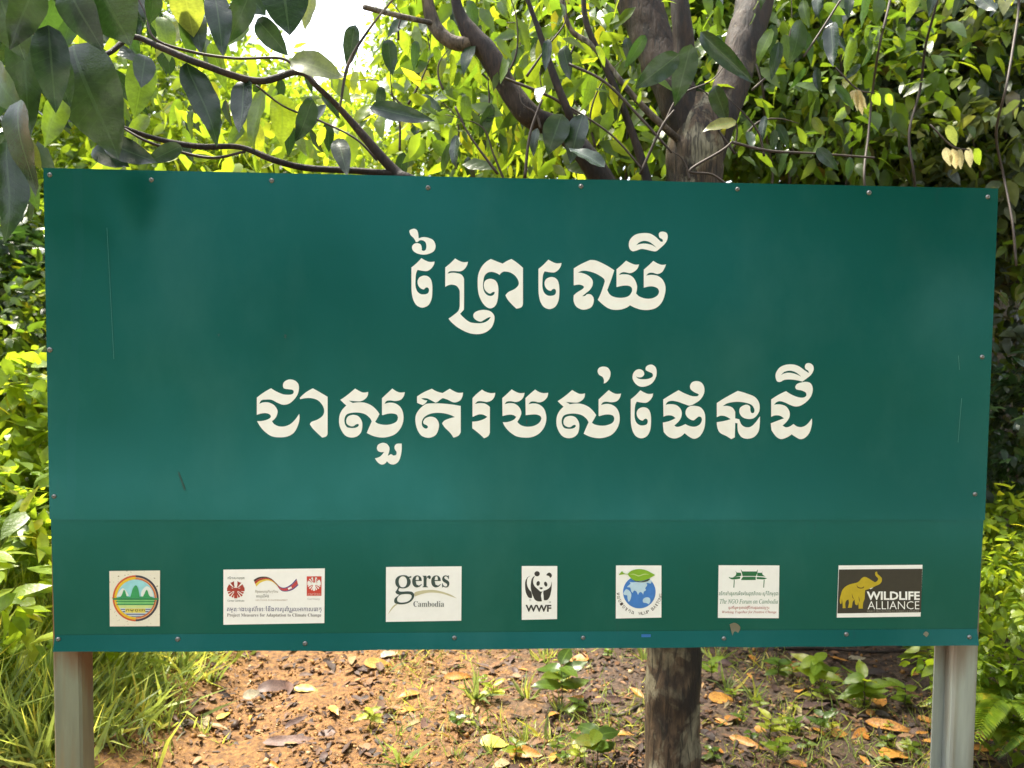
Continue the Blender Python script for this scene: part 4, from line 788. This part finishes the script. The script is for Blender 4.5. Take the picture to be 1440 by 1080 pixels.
# ------------------------------------------------------------------ trees and bushes behind
bushA = crown_mesh('bA', 700, 9, (1.5, 1.3, 1.2), 0.13, T_MID, M['leaf_mid'], 1); bushB = crown_mesh('bB', 700, 9, (1.4, 1.3, 1.3), 0.12, T_MID, M['leaf_lime'], 2)
bushC = crown_mesh('bC', 800, 9, (1.5, 1.4, 1.4), 0.11, T_MID, M['leaf_dark'], 3); bushD = crown_mesh('bD', 800, 9, (1.4, 1.3, 1.5), 0.12, T_MID, M['leaf_olive'], 4)
bushE = crown_mesh('bE', 1500, 9, (1.6, 1.4, 1.4), 0.075, T_SML, M['leaf_mid'], 5); bushF = crown_mesh('bF', 1500, 9, (1.6, 1.4, 1.4), 0.07, T_SML, M['leaf_olive'], 6); bushG = crown_mesh('bG', 1500, 9, (1.6, 1.4, 1.4), 0.08, T_SML, M['leaf_lime'], 7)
MIDD = [bushA, bushB, bushC, bushD, bushE, bushF, bushG]
def at(px, d): q = P(px, 540, d); return q.x, q.y
def tree_at(px, d, h, r0, cr, bark, label, group=None, lean=(0, 0)): x, y = at(px, d); return add_tree('tree', x, y, h, r0, lean, cr, M[bark], label, 'tree', group)
GF = 'slender trees of the forest behind the sign'
for (px, d, h, r0, bark, cr, lab) in [
  (1112, 5.2, 4.2, 0.05, 'bark', [(bushF, (0.2, .3, .3), .9), (bushD, (-.6, .2, -.5), .7)], 'slim dark trunk rising behind the right half of the board, leftmost of three close together'),
  (1143, 5.6, 4.6, 0.09, 'bark_pale', [(bushD, (0, .4, .2), 1.0), (bushF, (.8, .1, -.6), .8)], 'red brown trunk between two thinner ones behind the right half of the board'),
  (1163, 6.4, 4.8, 0.07, 'bark', [(bushE, (0, .3, .2), 1.1), (bushC, (.9, .4, -.9), .8)], 'dark trunk just right of the red brown one'),
  (1215, 7.5, 5.0, 0.08, 'bark_pale', [(bushF, (0, 0, 0), 1.2), (bushE, (-.9, .3, -.8), .9)], 'pale thin trunk deep in the shade left of the cream leaves'),
  (1290, 6.8, 5.0, 0.06, 'bark', [(bushC, (0, 0, .2), 1.1), (bushF, (.7, -.3, -1.2), .9)], 'dark thin trunk above the top right corner of the board'),
  (1385, 6.0, 4.8, 0.07, 'bark', [(bushD, (0, 0, .1), 1.2), (bushC, (-.4, -.3, -1.2), .9)], 'dark trunk tangled with dry stems beyond the right end of the board'),
  (1450, 4.8, 4.0, 0.06, 'bark', [(bushF, (0, 0, -.2), 1.0), (bushC, (-.2, .4, -1.3), .8)], 'shaded tree at the far right edge'),
  (730, 6.5, 4.6, 0.08, 'bark_pale', [(bushB, (0, 0, .3), 1.1), (bushG, (-.5, .3, -1.2), .8), (bushA, (1, 0, -.8), .9)], 'leafy yellow green tree glowing behind the middle of the board'),
  (540, 8.0, 1.5, 0.08, 'bark_pale', [(bushG, (0, 0, -.2), .9), (bushB, (.9, .2, -.5), .8)], 'bright tree under the gap of sky left of the middle'),
  (840, 6.2, 4.6, 0.09, 'bark', [(bushA, (0, 0, .3), 1.1), (bushE, (.8, .5, -.6), 1.0), (bushG, (-.5, .3, -1.2), .9)], 'dense green tree behind the fork'),
  (960, 7.5, 5.2, 0.09, 'bark', [(bushE, (0, 0, .3), 1.2), (bushA, (.5, .2, -1.3), 1.0)], 'green tree seen through the fork'),
  (400, 8.5, 1.9, 0.08, 'bark', [(bushG, (0, 0, 0), 1.0), (bushE, (-1.0, .2, -.4), .9)], 'low yellow green tree under the left patch of sky'),
  (250, 7.0, 2.0, 0.07, 'bark', [(bushB, (0, 0, 0), .9), (bushG, (.9, .2, -.5), .9)], 'low bright tree left of the sky gap'),
  (95, 8.5, 3.0, 0.07, 'bark', [(bushE, (0, 0, 0), 1.1), (bushA, (-.6, .3, -.8), .9)], 'mid green tree behind the big hanging leaves'),
  (-20, 7.5, 3.4, 0.06, 'bark', [(bushG, (0, 0, 0), 1.0), (bushE, (.3, .4, -1.0), .9)], 'tree at the far left edge')]:
    tree_at(px, d, h, r0, cr, bark, lab, GF, (random.uniform(-.15, .15), 0))
openA = crown_mesh('oA', 150, 9, (.75, .6, .65), 0.105, T_MIDB, M['leaf_olive'], 41); openB = crown_mesh('oB', 150, 9, (.75, .6, .65), 0.10, T_MIDB, M['leaf_mid'], 42); openC = crown_mesh('oC', 130, 8, (.8, .6, .7), 0.11, T_MIDB, M['leaf_dull'], 43); openD = crown_mesh('oD', 110, 8, (.7, .6, .6), 0.10, T_MIDB, M['leaf_lime'], 44)
for (px, d, h, cr, lab) in [(1110, 4.3, 3.0, [(openB, (0, 0, 0), 1.0), (openC, (.5, .2, -.55), .9)], 'loose leafed sapling just right of the fork'), (1230, 4.4, 3.0, [(openD, (0, 0, .1), 1.0), (openA, (.1, .2, -.6), .9), (openC, (.6, .3, -.2), .8)], 'sapling with light green top behind the cream leaves'),
                            (1345, 4.6, 3.1, [(openC, (0, 0, .1), 1.1), (openA, (-.3, .2, -.7), 1.0), (openD, (.5, .1, .2), .7)], 'grey green sapling above the top right corner of the board'), (1440, 4.2, 2.7, [(openA, (0, 0, .2), 1.0), (openB, (-.2, .2, -.5), .9), (openC, (.1, .1, -1.0), .8)], 'olive sapling at the right edge of the view'),
                            (1000, 4.8, 3.2, [(openB, (0, 0, 0), 1.0), (openD, (.3, .3, -.6), .8)], 'sapling seen through the fork of the tree'), (880, 4.8, 3.0, [(openB, (0, 0, .2), 1.0), (openD, (-.5, .3, -.3), .9)], 'sapling between the broken limb and the fork')]:
    x, y = at(px, d); add_tree('sapling', x, y, h-H(x, y), .018, (0, 0), cr, M['twig'], lab, 'sapling', 'loose leafed saplings behind the sign')
# far wall of forest
def forest_row(name, r, n, a0, a1, hmin, hmax, label, lo=1.0):
    pp, dd, tt = [], [], []
    for i in range(n):
        a = R(a0+(a1-a0)*(i+random.random())/n); rr = r*random.uniform(.85, 1.25); c = np.array([rr*math.sin(a), rr*math.cos(a), 0.0]); c[2] = H(c[0], c[1])
        hh = random.uniform(hmin, hmax)*(lo if -30 < math.degrees(a) < -2 else 1.0)
        p, d, t = crown_pts(320, 4, (2.6, 2.0, hh/2), 100+i); pp.append(p+c+np.array([0, 0, hh/2])); dd.append(d); tt.append(t)
    p = np.vstack(pp); d = np.vstack(dd); t = np.concatenate(tt)
    o = mesh_obj(name, cloud_mesh(name, p, d, ups_for(len(p)), 0.34*rng.uniform(.6, 1.3, len(p)), T_SML, M['leaf_mid' if a0 < 0 else 'leaf_dark'], t)); tag(o, label, 'forest', kind='stuff'); return o
forest_row('forest_mass', 15, 26, -75, 75, 7, 11, 'continuous mass of rainforest foliage far behind the sign', 0.22)
forest_row('forest_mass', 17, 22, 100, 262, 8, 11, 'unseen rainforest in front of the sign, leaves darkened for the paint to mirror')  # unseen row, given darker leaves so the paint mirrors darker
# bushes standing on the banks either side
def bush(px, d, z, me, sc, label, cat='bush', group=None):
    x, y = at(px, d); t = tag(mesh_obj('bush', me), label, cat, group); t.location = (x, y, H(x, y)+z); t.scale = (sc, sc, sc*.8); t.rotation_euler.z = random.random()*6; return t
smallL = crown_mesh('sL', 200, 7, (.55, .5, .5), 0.105, T_MIDB, M['leaf_lime'], 21); smallM = crown_mesh('sM', 200, 7, (.55, .5, .55), 0.10, T_MIDB, M['leaf_mid'], 22); smallD = crown_mesh('sD', 330, 8, (.55, .5, .5), 0.08, T_MIDB, M['leaf_dark'], 23)
smallX = crown_mesh('sX', 110, 7, (.5, .4, .45), 0.13, T_MIDB, M['leaf_lime'], 24)
GB = 'leafy bushes on the banks'
for a in [(5, 4.6, 1.0, smallM, .9, 'mid green bush highest on the left bank, beside the upper half of the board'), (10, 3.1, .25, smallX, .9, 'broad leafed lime plant against the left end of the board'), (18, 3.6, .35, smallL, .95, 'sunlit lime bush at the left edge, just above the grass'), (-40, 4.0, .6, smallL, 1.1, 'green bush cut by the left edge of the view'), (45, 4.4, .2, smallL, 1.1, 'lime bush behind the left end of the board'), (-10, 5.2, 1.0, smallD, 1.3, 'dark bush high on the left bank'),
          (1425, 3.0, .75, smallL, .5, 'glossy leafed bush beside the right end of the board, topmost of its bank'), (1440, 3.0, .35, smallL, .55, 'yellow green bush low beside the right post'), (1412, 3.5, .75, smallL, .6, 'green bush half hidden behind the right end of the board'), (1450, 3.8, 1.25, smallD, .8, 'dark bush in the shade at the right edge'),
          (1460, 4.4, .6, smallM, 1.0, 'bush at the foot of the right bank')]:
    bush(*a, group=GB)
for i in range(26):      # undergrowth hiding the feet of the trees
    px = -150+i*66+random.uniform(-20, 20); d = random.uniform(5.5, 9) if px < 950 else random.uniform(7, 10); bush(px, d, random.uniform(.3, 1.0)+(.5 if px > 950 else 0), random.choice([bushA, bushG, bushE, bushF, bushD]) if px > 900 else random.choice([bushB, bushB, bushG, bushE]), random.uniform(.6, .9), 'dense shrub of the undergrowth behind the board', 'shrub', 'shrubs of the undergrowth')

# cream young leaves hanging in tassels
def tassel(name, px, py, d, spots, label):
    t = empty(name, P(px, py, d), label, 'sprig', 'hanging sprigs of pale young leaves')
    q = P(px-30, py-30, d); tube('twig', [(*q, .003), (*P(px, py, d), .003), (*P(px+25, py+6, d), .002)], 6, 4, .05, M['twig'], t)
    for (x0, y0, x1, y1, wd, mk) in spots:
        a, b_ = P(px+x0, py+y0, d), P(px+x1, py+y1, d+.03); one_leaf(a, b_, wd/F*d, mk, t, tid=2)
tassel('leaf_sprig', 1205, 125, 2.9, [(0, 0, 8, 38, 10, 'leaf_cream'), (-4, 2, -14, 22, 8, 'leaf_cream'), (3, 0, 12, 30, 9, 'leaf_cream'), (-2, 0, 0, 32, 8, 'leaf_cream'), (22, 6, 34, 24, 13, 'leaf_lime'), (40, 8, 52, 24, 12, 'leaf_lime')], 'sprig of cream leaves and two lime ones above the board, right of the trunks')
tassel('leaf_sprig', 1338, 205, 2.7, [(-8, 2, -2, 30, 13, 'leaf_cream'), (2, 4, 6, 34, 12, 'leaf_cream'), (12, 4, 12, 34, 11, 'leaf_cream'), (24, 2, 26, 32, 11, 'leaf_cream'), (32, 4, 42, 28, 14, 'leaf_lime'), (-4, -30, 6, 2, 14, 'leaf_olive')], 'sprig of cream young leaves hanging just above the top right corner of the board')

# unseen trees added behind the viewer to shape what the paint mirrors
for (x, y, h, r0, cr, lab) in [(0.1, -6.5, 5.5, .16, [(bushC, (0, 0, 0), 1.4), (bushA, (1, 0, -.6), 1.2)], 'unseen tree added straight across the trail from the sign, for its mirrored trunk'), (4.5, -6.0, 6.0, .15, [(bushC, (0, 0, 0), 1.7), (bushE, (-1.2, .4, -.8), 1.5), (bushC, (1.2, 0, -1.4), 1.6)], 'unseen tall dark tree added across the trail to the right'),
                               (7.5, -4.0, 5.5, .15, [(bushC, (0, 0, 0), 1.8), (bushD, (0, .6, -1.4), 1.6)], 'unseen dark tree added on the right of the clearing'), (-7.5, -9, 5.0, .14, [(bushA, (0, 0, 0), 1.4), (bushB, (1, .3, -.7), 1.2)], 'unseen lighter tree added across the clearing to the left')]:
    add_tree('tree', x, y, h, r0, (0, 0), cr, M['bark'], lab, 'tree', 'unseen trees added for the paint to mirror')

# ------------------------------------------------------------------ ground cover
def scatter(n, fn):
    out = []
    while len(out) < n:
        x, y = fn()
        out.append((x, y, H(x, y)))
    return np.array(out)
def grass_pts(n, test):
    r = []
    while len(r) < n:
        d = random.uniform(2.6, 7.5)**1.0; px = random.uniform(-140, 1580); q = P(px, 540, d)
        if random.random() < test(q.x, q.y, px, d): r.append((q.x, q.y, H(q.x, q.y)))
    return np.array(r)
def pn(x, y, s=1.5): return mnoise.noise(Vector((x*s, y*s, 3.3)))
# thick grass of the left bank
gp = grass_pts(30000, lambda x, y, px, d: 1.0 if x < -1.52+0.22*pn(x, y)+random.gauss(0, .10) else 0.0)
n = len(gp); dv = rng.normal(size=(n, 3))*0.55; dv[:, 2] = 0.62
o = mesh_obj('grass', cloud_mesh('grass', gp-np.array([0, 0, .01]), dv, rng.normal(size=(n, 3)), rng.uniform(.07, .24, n), T_BLADE, M['grass'], wide=rng.uniform(1.0, 2.4, n))); tag(o, 'bright green grass covering the left bank', 'grass', kind='stuff')
gl_ = []
while len(gl_) < 8500:
    d = random.uniform(2.6, 5.5); q = P(random.uniform(-140, 90), 540, d)
    if q.x < -1.5: gl_.append((q.x, q.y, H(q.x, q.y)))
gl_ = np.array(gl_); n = len(gl_); dv = rng.normal(size=(n, 3))*0.4; dv[:, 2] = 0.9
o = mesh_obj('long_grass', cloud_mesh('long_grass', gl_-np.array([0, 0, .01]), dv, rng.normal(size=(n, 3)), rng.uniform(.14, .36, n), T_BLADE, M['grass'], wide=rng.uniform(.6, 1.5, n))); tag(o, 'tall yellow green grass rising up the left bank', 'grass', kind='stuff')
gp = grass_pts(9000, lambda x, y, px, d: max(0, (0.3 if x < .3 else .6)+1.6*pn(x, y, 2.2)) if x > -0.6 and y < 5 else 0.0)
n = len(gp); dv = rng.normal(size=(n, 3))*0.6; dv[:, 2] = 0.6
o = mesh_obj('thin_grass', cloud_mesh('thin_grass', gp-np.array([0, 0, .01]), dv, rng.normal(size=(n, 3)), rng.uniform(.04, .12, n), T_BLADE, M['grass'], wide=rng.uniform(.8, 1.8, n))); tag(o, 'thin patchy grass growing through the leaf litter', 'grass', kind='stuff')
# crumbs of soil
ico_v = np.array([(0, 0, 1), (.9, 0, .1), (.2, .9, 0), (-.8, .4, .1), (-.6, -.7, 0), (.4, -.9, .1), (0, 0, -.6)], float); ico_f = np.array([(0, 1, 2), (0, 2, 3), (0, 3, 4), (0, 4, 5), (0, 5, 1), (6, 2, 1), (6, 3, 2), (6, 4, 3), (6, 5, 4), (6, 1, 5)])
m, nt, out = new_mat('crumbs'); at_ = nd(nt, 'ShaderNodeAttribute', attribute_name='tint'); c = ramp(nt, [(0, (0.03, 0.013, 0.007)), (.45, (0.17, 0.070, 0.012)), (.92, (0.31, 0.155, 0.034)), (1, (0.38, 0.29, 0.16))], at_.outputs['Fac'])
b = nd(nt, 'ShaderNodeBsdfPrincipled'); b.inputs['Roughness'].default_value = .6; nt.links.new(c.outputs[0], b.inputs['Base Color']); nt.links.new(b.outputs[0], out.inputs[0]); M['crumb'] = m
def near_pts(n, test):
    r = []
    while len(r) < n:
        px = random.uniform(60, 1440); d = random.uniform(2.5, 5.2); q = P(px, 540, d)
        if random.random() < test(q.x, q.y): r.append((q.x, q.y, H(q.x, q.y)+0.004))
    return np.array(r)
gp = near_pts(11000, lambda x, y: 1 if x < 0.5 else .35); n = len(gp)
o = mesh_obj('soil_crumbs', cloud_mesh('soil_crumbs', gp, rnd_dirs(n), rng.normal(size=(n, 3)), rng.gamma(2.0, .0022, n)+.0015, (ico_v, ico_f), M['crumb'])); tag(o, 'loose orange crumbs of laterite soil on the bare ground', 'soil', kind='stuff')
# leaf litter
def litter_mat(name, stops, rough=.5):
    m, nt, out = new_mat(name); a = nd(nt, 'ShaderNodeAttribute', attribute_name='tint'); oi = nd(nt, 'ShaderNodeObjectInfo'); ad = nd(nt, 'ShaderNodeMath', operation='ADD'); nt.links.new(a.outputs['Fac'], ad.inputs[0]); nt.links.new(oi.outputs['Random'], ad.inputs[1])
    fr = nd(nt, 'ShaderNodeMath', operation='FRACT'); nt.links.new(ad.outputs[0], fr.inputs[0]); c = ramp(nt, stops, fr.outputs[0]); nz = ramp(nt, [(.35, (.5, .5, .5)), (.65, (1.1, 1.1, 1.1))], noise(nt, 25, obj_vec(nt), 4))
    b = nd(nt, 'ShaderNodeBsdfPrincipled'); b.inputs['Roughness'].default_value = rough; nt.links.new(mix(nt, 1.0, c.outputs[0], nz.outputs[0], 'MULTIPLY'), b.inputs['Base Color']); nt.links.new(b.outputs[0], out.inputs[0]); return m
M['litter'] = litter_mat('litter', [(0, (0.03, 0.018, 0.016)), (.4, (0.07, 0.036, 0.024)), (.7, (0.14, 0.07, 0.035)), (.88, (0.24, 0.115, 0.045)), (.96, (0.27, 0.18, 0.07)), (1, (0.30, 0.24, 0.13))], .68)
M['dead_orange'] = litter_mat('dead_orange', [(0, (0.42, 0.17, 0.03)), (1, (0.55, 0.26, 0.05))]); M['dead_pale'] = litter_mat('dead_pale', [(0, (0.32, 0.26, 0.16)), (1, (0.45, 0.38, 0.26))], .6); M['dead_yellow'] = litter_mat('dead_yellow', [(0, (0.5, 0.38, 0.06)), (1, (0.6, 0.5, 0.1))]); M['dead_dark'] = litter_mat('dead_dark', [(0, (0.07, 0.04, 0.035)), (1, (0.15, 0.08, 0.06))], .6)
gp = near_pts(8500, lambda x, y: 1 if x > .3 else .45); n = len(gp); dv = rng.normal(size=(n, 3)); dv[:, 2] *= .22; uu = rng.normal(size=(n, 3))*.35; uu[:, 2] += 1
o = mesh_obj('leaf_litter', cloud_mesh('leaf_litter', gp+np.array([0, 0, .006]), dv, uu, rng.uniform(.018, .058, n), T_MID, M['litter'])); tag(o, 'brown leaf litter strewn over the soil', 'leaf litter', kind='stuff')
def ground_pt(px, py):
    d = 2.0
    for _ in range(400):
        q = P(px, py, d)
        if q.z <= H(q.x, q.y): break
        d += .01
    return q, d
def dead_leaf(px, py, lpx, ang, wf, mk, label, group=None):
    q, d = ground_pt(px, py); L = 1.2*lpx/F*d; a = R(ang); dv = Vector((math.cos(a), math.sin(a), random.uniform(.0, .25))).normalized(); base = Vector(q)-dv*L*.5+Vector((0, 0, .012+L*.12))
    tid = random.randrange(5); key = (tid, mk)
    if key not in big_meshes:
        big_meshes[key] = big_leaf_mesh(tid, M[mk])
    o = link(bpy.data.objects.new('fallen_leaf', big_meshes[key])); up = Vector((random.gauss(0, .3), random.gauss(0, .3)-.25, 1)); y = dv; x = y.cross(up).normalized(); z = x.cross(y)
    o.location = base; o.rotation_euler = Matrix(((x.x, y.x, z.x), (x.y, y.y, z.y), (x.z, y.z, z.z))).to_euler(); o.scale = (L*wf, L, L); return tag(o, label, 'fallen leaf', group)
for a in [(150, 1052, 40, 60, .9, 'dead_orange', 'orange and white fallen leaf upright at the foot of the left post'), (165, 1045, 36, 70, .8, 'dead_pale', 'whitish fallen leaf leaning beside the left post'), (262, 1022, 36, 20, .8, 'dead_dark', 'dark grey curled leaf on the orange soil left'), (302, 1024, 34, -12, .8, 'dead_pale', 'white fallen leaf on the orange soil, right of the dark grey one'),
          (356, 982, 24, 30, 1, 'dead_pale', 'small cream leaf above the white one on the orange soil'), (390, 972, 46, 25, .7, 'dead_dark', 'long dark brown leaf below the middle left of the board'), (430, 975, 32, -20, 1, 'dead_yellow', 'yellow fallen leaf lying right of the dark brown one'), (418, 1022, 40, 60, .8, 'dead_dark', 'brown leaf folded lengthwise on the orange soil'),
          (412, 1050, 70, 5, .5, 'dead_dark', 'long pinkish brown leaf strip on the soil'), (532, 938, 34, 10, 1.1, 'dead_orange', 'bright orange leaf just under the bottom edge of the board'), (548, 924, 24, 35, .9, 'dead_pale', 'small pale leaf touching the shadow of the board'), (645, 958, 36, 10, .9, 'dead_orange', 'tan orange leaf left of the green seedling'),
          (740, 1068, 40, -25, 1, 'dead_orange', 'large tan curled leaf at the bottom edge near the middle'), (695, 1050, 34, 0, 1.2, 'dead_yellow', 'blunt yellow brown leaf standing up like a stone'), (1016, 988, 34, 0, 1.1, 'dead_orange', 'orange leaf to the right of the tree foot'), (1090, 936, 26, 0, 1.1, 'dead_orange', 'orange brown leaf under the board right of the tree'),
          (1232, 985, 46, 80, .9, 'dead_orange', 'upright brown leaf left of the right post'), (1250, 1030, 52, -35, .8, 'dead_orange', 'vivid orange torn leaf left of the right post'), (1262, 1068, 48, 15, 1.1, 'dead_orange', 'broad tan leaf at the bottom edge left of the right post'), (1048, 1052, 44, -50, .7, 'dead_orange', 'tan leaf lying aslant in the dark litter'),
          (1206, 932, 28, 20, 1.2, 'dead_pale', 'pale round leaf under the board near the right post'), (1308, 1000, 24, -10, .9, 'dead_yellow', 'small yellow leaf against the right post'), (1225, 1070, 40, -35, .5, 'dead_pale', 'narrow straw coloured leaf at the bottom right'), (1145, 1000, 44, 10, .8, 'dead_dark', 'maroon leaf in the dark litter'), (1400, 1050, 50, -55, .6, 'dead_orange', 'orange leaf beyond the right post, steepest of the two there'), (1385, 1062, 40, -20, .7, 'dead_orange', 'orange leaf beyond the right post, lowest of the two there'),
          (315, 1010, 22, 60, 1.0, 'dead_yellow', 'small yellow leaf standing on edge on the orange soil')]:
    dead_leaf(*a)
for i in range(90):
    px, py = random.uniform(990, 1430), random.uniform(925, 1085); dead_leaf(px, py, random.uniform(14, 30), random.uniform(0, 360), random.uniform(.8, 1.2), random.choice(['litter', 'litter', 'dead_dark', 'dead_orange']), 'brown fallen leaf among many in the dark litter on the right', 'fallen leaves in the dark litter')
for i in range(95):
    px, py = random.uniform(200, 900), random.uniform(925, 1085); dead_leaf(px, py, random.uniform(12, 30), random.uniform(0, 360), random.uniform(.8, 1.2), random.choice(['litter', 'litter', 'dead_dark', 'litter', 'dead_orange']), 'small fallen leaf scattered on the orange soil under the board', 'fallen leaves on the orange soil')
# seedlings and tufts
def seedling(px, py, hpx, n, mk, label, lf=.8, group=None, name='seedling'):
    q, d = ground_pt(px, py); t = empty(name, q, label, 'plant', group); h = hpx/F*d; top = Vector(q)+Vector((random.gauss(0, .01), 0, h))
    tube('stem', [(*(Vector(q)-Vector((0, 0, .02))), .0025), (*(Vector(q).lerp(top, .5)+Vector((.004, 0, 0))), .002), (*top, .0012)], 6, 3, .05, M['twig'], t)
    for i in range(n):
        a = i*2.4+random.random(); b_ = Vector(q).lerp(top, .45+.55*(i/max(1, n-1))); dv = Vector((math.cos(a), math.sin(a), random.uniform(-.1, .6))).normalized()
        one_leaf(b_, b_+dv*h*lf*random.uniform(.7, 1.1), h*lf*.4, mk, t, face=Vector((random.gauss(0, .3), -.5, 1)))
def tuft(px, py, hpx, n, label, group=None):
    q, d = ground_pt(px, py); h = hpx/F*d; dv = rng.normal(size=(n, 3))*.55; dv[:, 2] = .75; pos = rng.normal(size=(n, 3))*.008; pos[:, 2] = -.01
    o = mesh_obj('grass_tuft', cloud_mesh('grass_tuft', pos, dv, rng.normal(size=(n, 3)), h*rng.uniform(.5, 1.15, n), T_BLADE, M['grass'], wide=rng.uniform(1.2, 2.6, n))); o.location = q; tag(o, label, 'grass tuft', group)
seedling(790, 995, 62, 9, 'leaf_mid', 'seedling with drooping green leaves under the board, left of the tree'); seedling(838, 1085, 60, 8, 'leaf_mid', 'broad leaved seedling at the bottom edge left of the tree'); seedling(1145, 975, 50, 10, 'leaf_lime', 'star shaped light green seedling under the board, left of two alike'); seedling(1215, 1000, 50, 10, 'leaf_lime', 'star shaped light green seedling nearest the right post')
seedling(1092, 960, 32, 7, 'leaf_mid', 'small green seedling right of the tree'); seedling(1290, 940, 34, 8, 'leaf_lime', 'young plant with pale leaves touching the right post'); seedling(1270, 1000, 34, 7, 'leaf_lime', 'little bright plant between the orange leaf and the right post'); seedling(1080, 1040, 30, 7, 'leaf_yellow', 'tiny yellow leaved plant in the dark litter'); seedling(1090, 1075, 34, 6, 'leaf_lime', 'tiny plant at the bottom edge right of the tree')
seedling(520, 1025, 28, 8, 'leaf_yellow', 'small yellowish plant on the orange soil'); seedling(1150, 1035, 30, 7, 'leaf_mid', 'low green plant in the middle of the dark litter'); seedling(1000, 960, 30, 6, 'leaf_lime', 'pale plant at the right of the tree foot')
tuft(670, 985, 60, 26, 'bright grass tuft under the middle of the board'); tuft(740, 985, 46, 18, 'grass tuft with a yellow blade left of the drooping seedling'); tuft(565, 1075, 70, 9, 'thin tall blades at the bottom edge left of the middle'); tuft(768, 1045, 50, 12, 'sparse grass tuft beside the tan leaf'); tuft(560, 1035, 30, 14, 'short tuft on the orange soil'); tuft(300, 960, 40, 14, 'tuft at the right rim of the grass bank')
tuft(1110, 1030, 44, 22, 'grass tuft amid the dark litter'); tuft(1210, 995, 44, 12, 'grey green blades left of the right post'); tuft(1010, 930, 44, 16, 'grass tuft just right of the tree'); tuft(1160, 965, 34, 16, 'grass tuft behind the star shaped seedling'); tuft(905, 930, 40, 18, 'pale grass against the left side of the trunk'); tuft(1060, 985, 40, 18, 'grass tuft left of the orange leaf in the litter')
for i in range(34):
    px, py = (random.uniform(640, 900) if i % 3 == 0 else random.uniform(1000, 1310)), random.uniform(925, 1080)
    seedling(px, py, random.uniform(12, 25), random.randint(4, 7), random.choice(['leaf_lime', 'leaf_mid', 'leaf_lime', 'leaf_yellow']), 'tiny green sprout among others in the leaf litter under the board', group='tiny sprouts in the litter', name='sprout')
for i in range(16):
    tuft(random.choice([random.uniform(640, 900), random.uniform(1000, 1310), random.uniform(180, 330)]), random.uniform(922, 1075), random.uniform(24, 48), random.randint(8, 20), 'small grass tuft among others growing in the litter under the board', 'small grass tufts in the litter')
# dead sticks
def stick(pts, r, mat, label):
    pp = []
    for px, py in pts: q, d = ground_pt(px, py); pp.append((q.x, q.y, q.z+r+.008, r))
    o = tube('fallen_stick', pp, 7, 4, .15, M[mat]); tag(o, label, 'stick')
stick([(848, 1006), (868, 1010), (885, 1004), (903, 994)], .006, 'bark_pale', 'pale forked stick lying against the left side of the trunk'); stick([(1095, 916), (1160, 916), (1230, 921), (1290, 918)], .008, 'bark_limb', 'long brown stick lying under the board right of the tree'); stick([(1180, 960), (1230, 962), (1290, 972)], .006, 'bark_limb', 'thin dark stick near the right post')
# ferns on the right bank
def fern(px, py, d, n, L, label, mk='leaf_lime'):
    q = P(px, py, d); q.z = min(q.z, 9); t = empty('fern', (q.x, q.y, H(q.x, q.y)), label, 'fern', 'ferns on the right bank'); c = Vector((q.x, q.y, max(H(q.x, q.y), q.z)))
    for i in range(n):
        a = i*2.4+random.random()*.5; pos, dr, sz = [], [], []; pts = []
        for k in range(30):
            s = (k+1)/30; pt = c+Vector((math.cos(a)*L*s, math.sin(a)*L*s, L*(.55*s-.75*s*s))); pts.append(pt); tang = Vector((math.cos(a)+.02*random.random(), math.sin(a), .55-1.5*s)).normalized(); side = tang.cross(Vector((0, 0, 1))).normalized()
            for sg in (-1, 1): pos.append(pt); dr.append(side*sg+tang*.45); sz.append(L*.15*math.sin(math.pi*min(1, s*.92+.06))**.8+.008)
        me = cloud_mesh('frond', np.array(pos), np.array(dr), np.tile([0, 0, 1.], (len(pos), 1)), np.array(sz), T_MID, M[mk]); mesh_obj('frond', me, None, t)
fern(1420, 985, 2.9, 15, .30, 'bright green feathery fern beyond the right post, larger of the two'); fern(1445, 1035, 2.8, 7, .18, 'small fern at the right edge, lower of the two', 'leaf_mid')
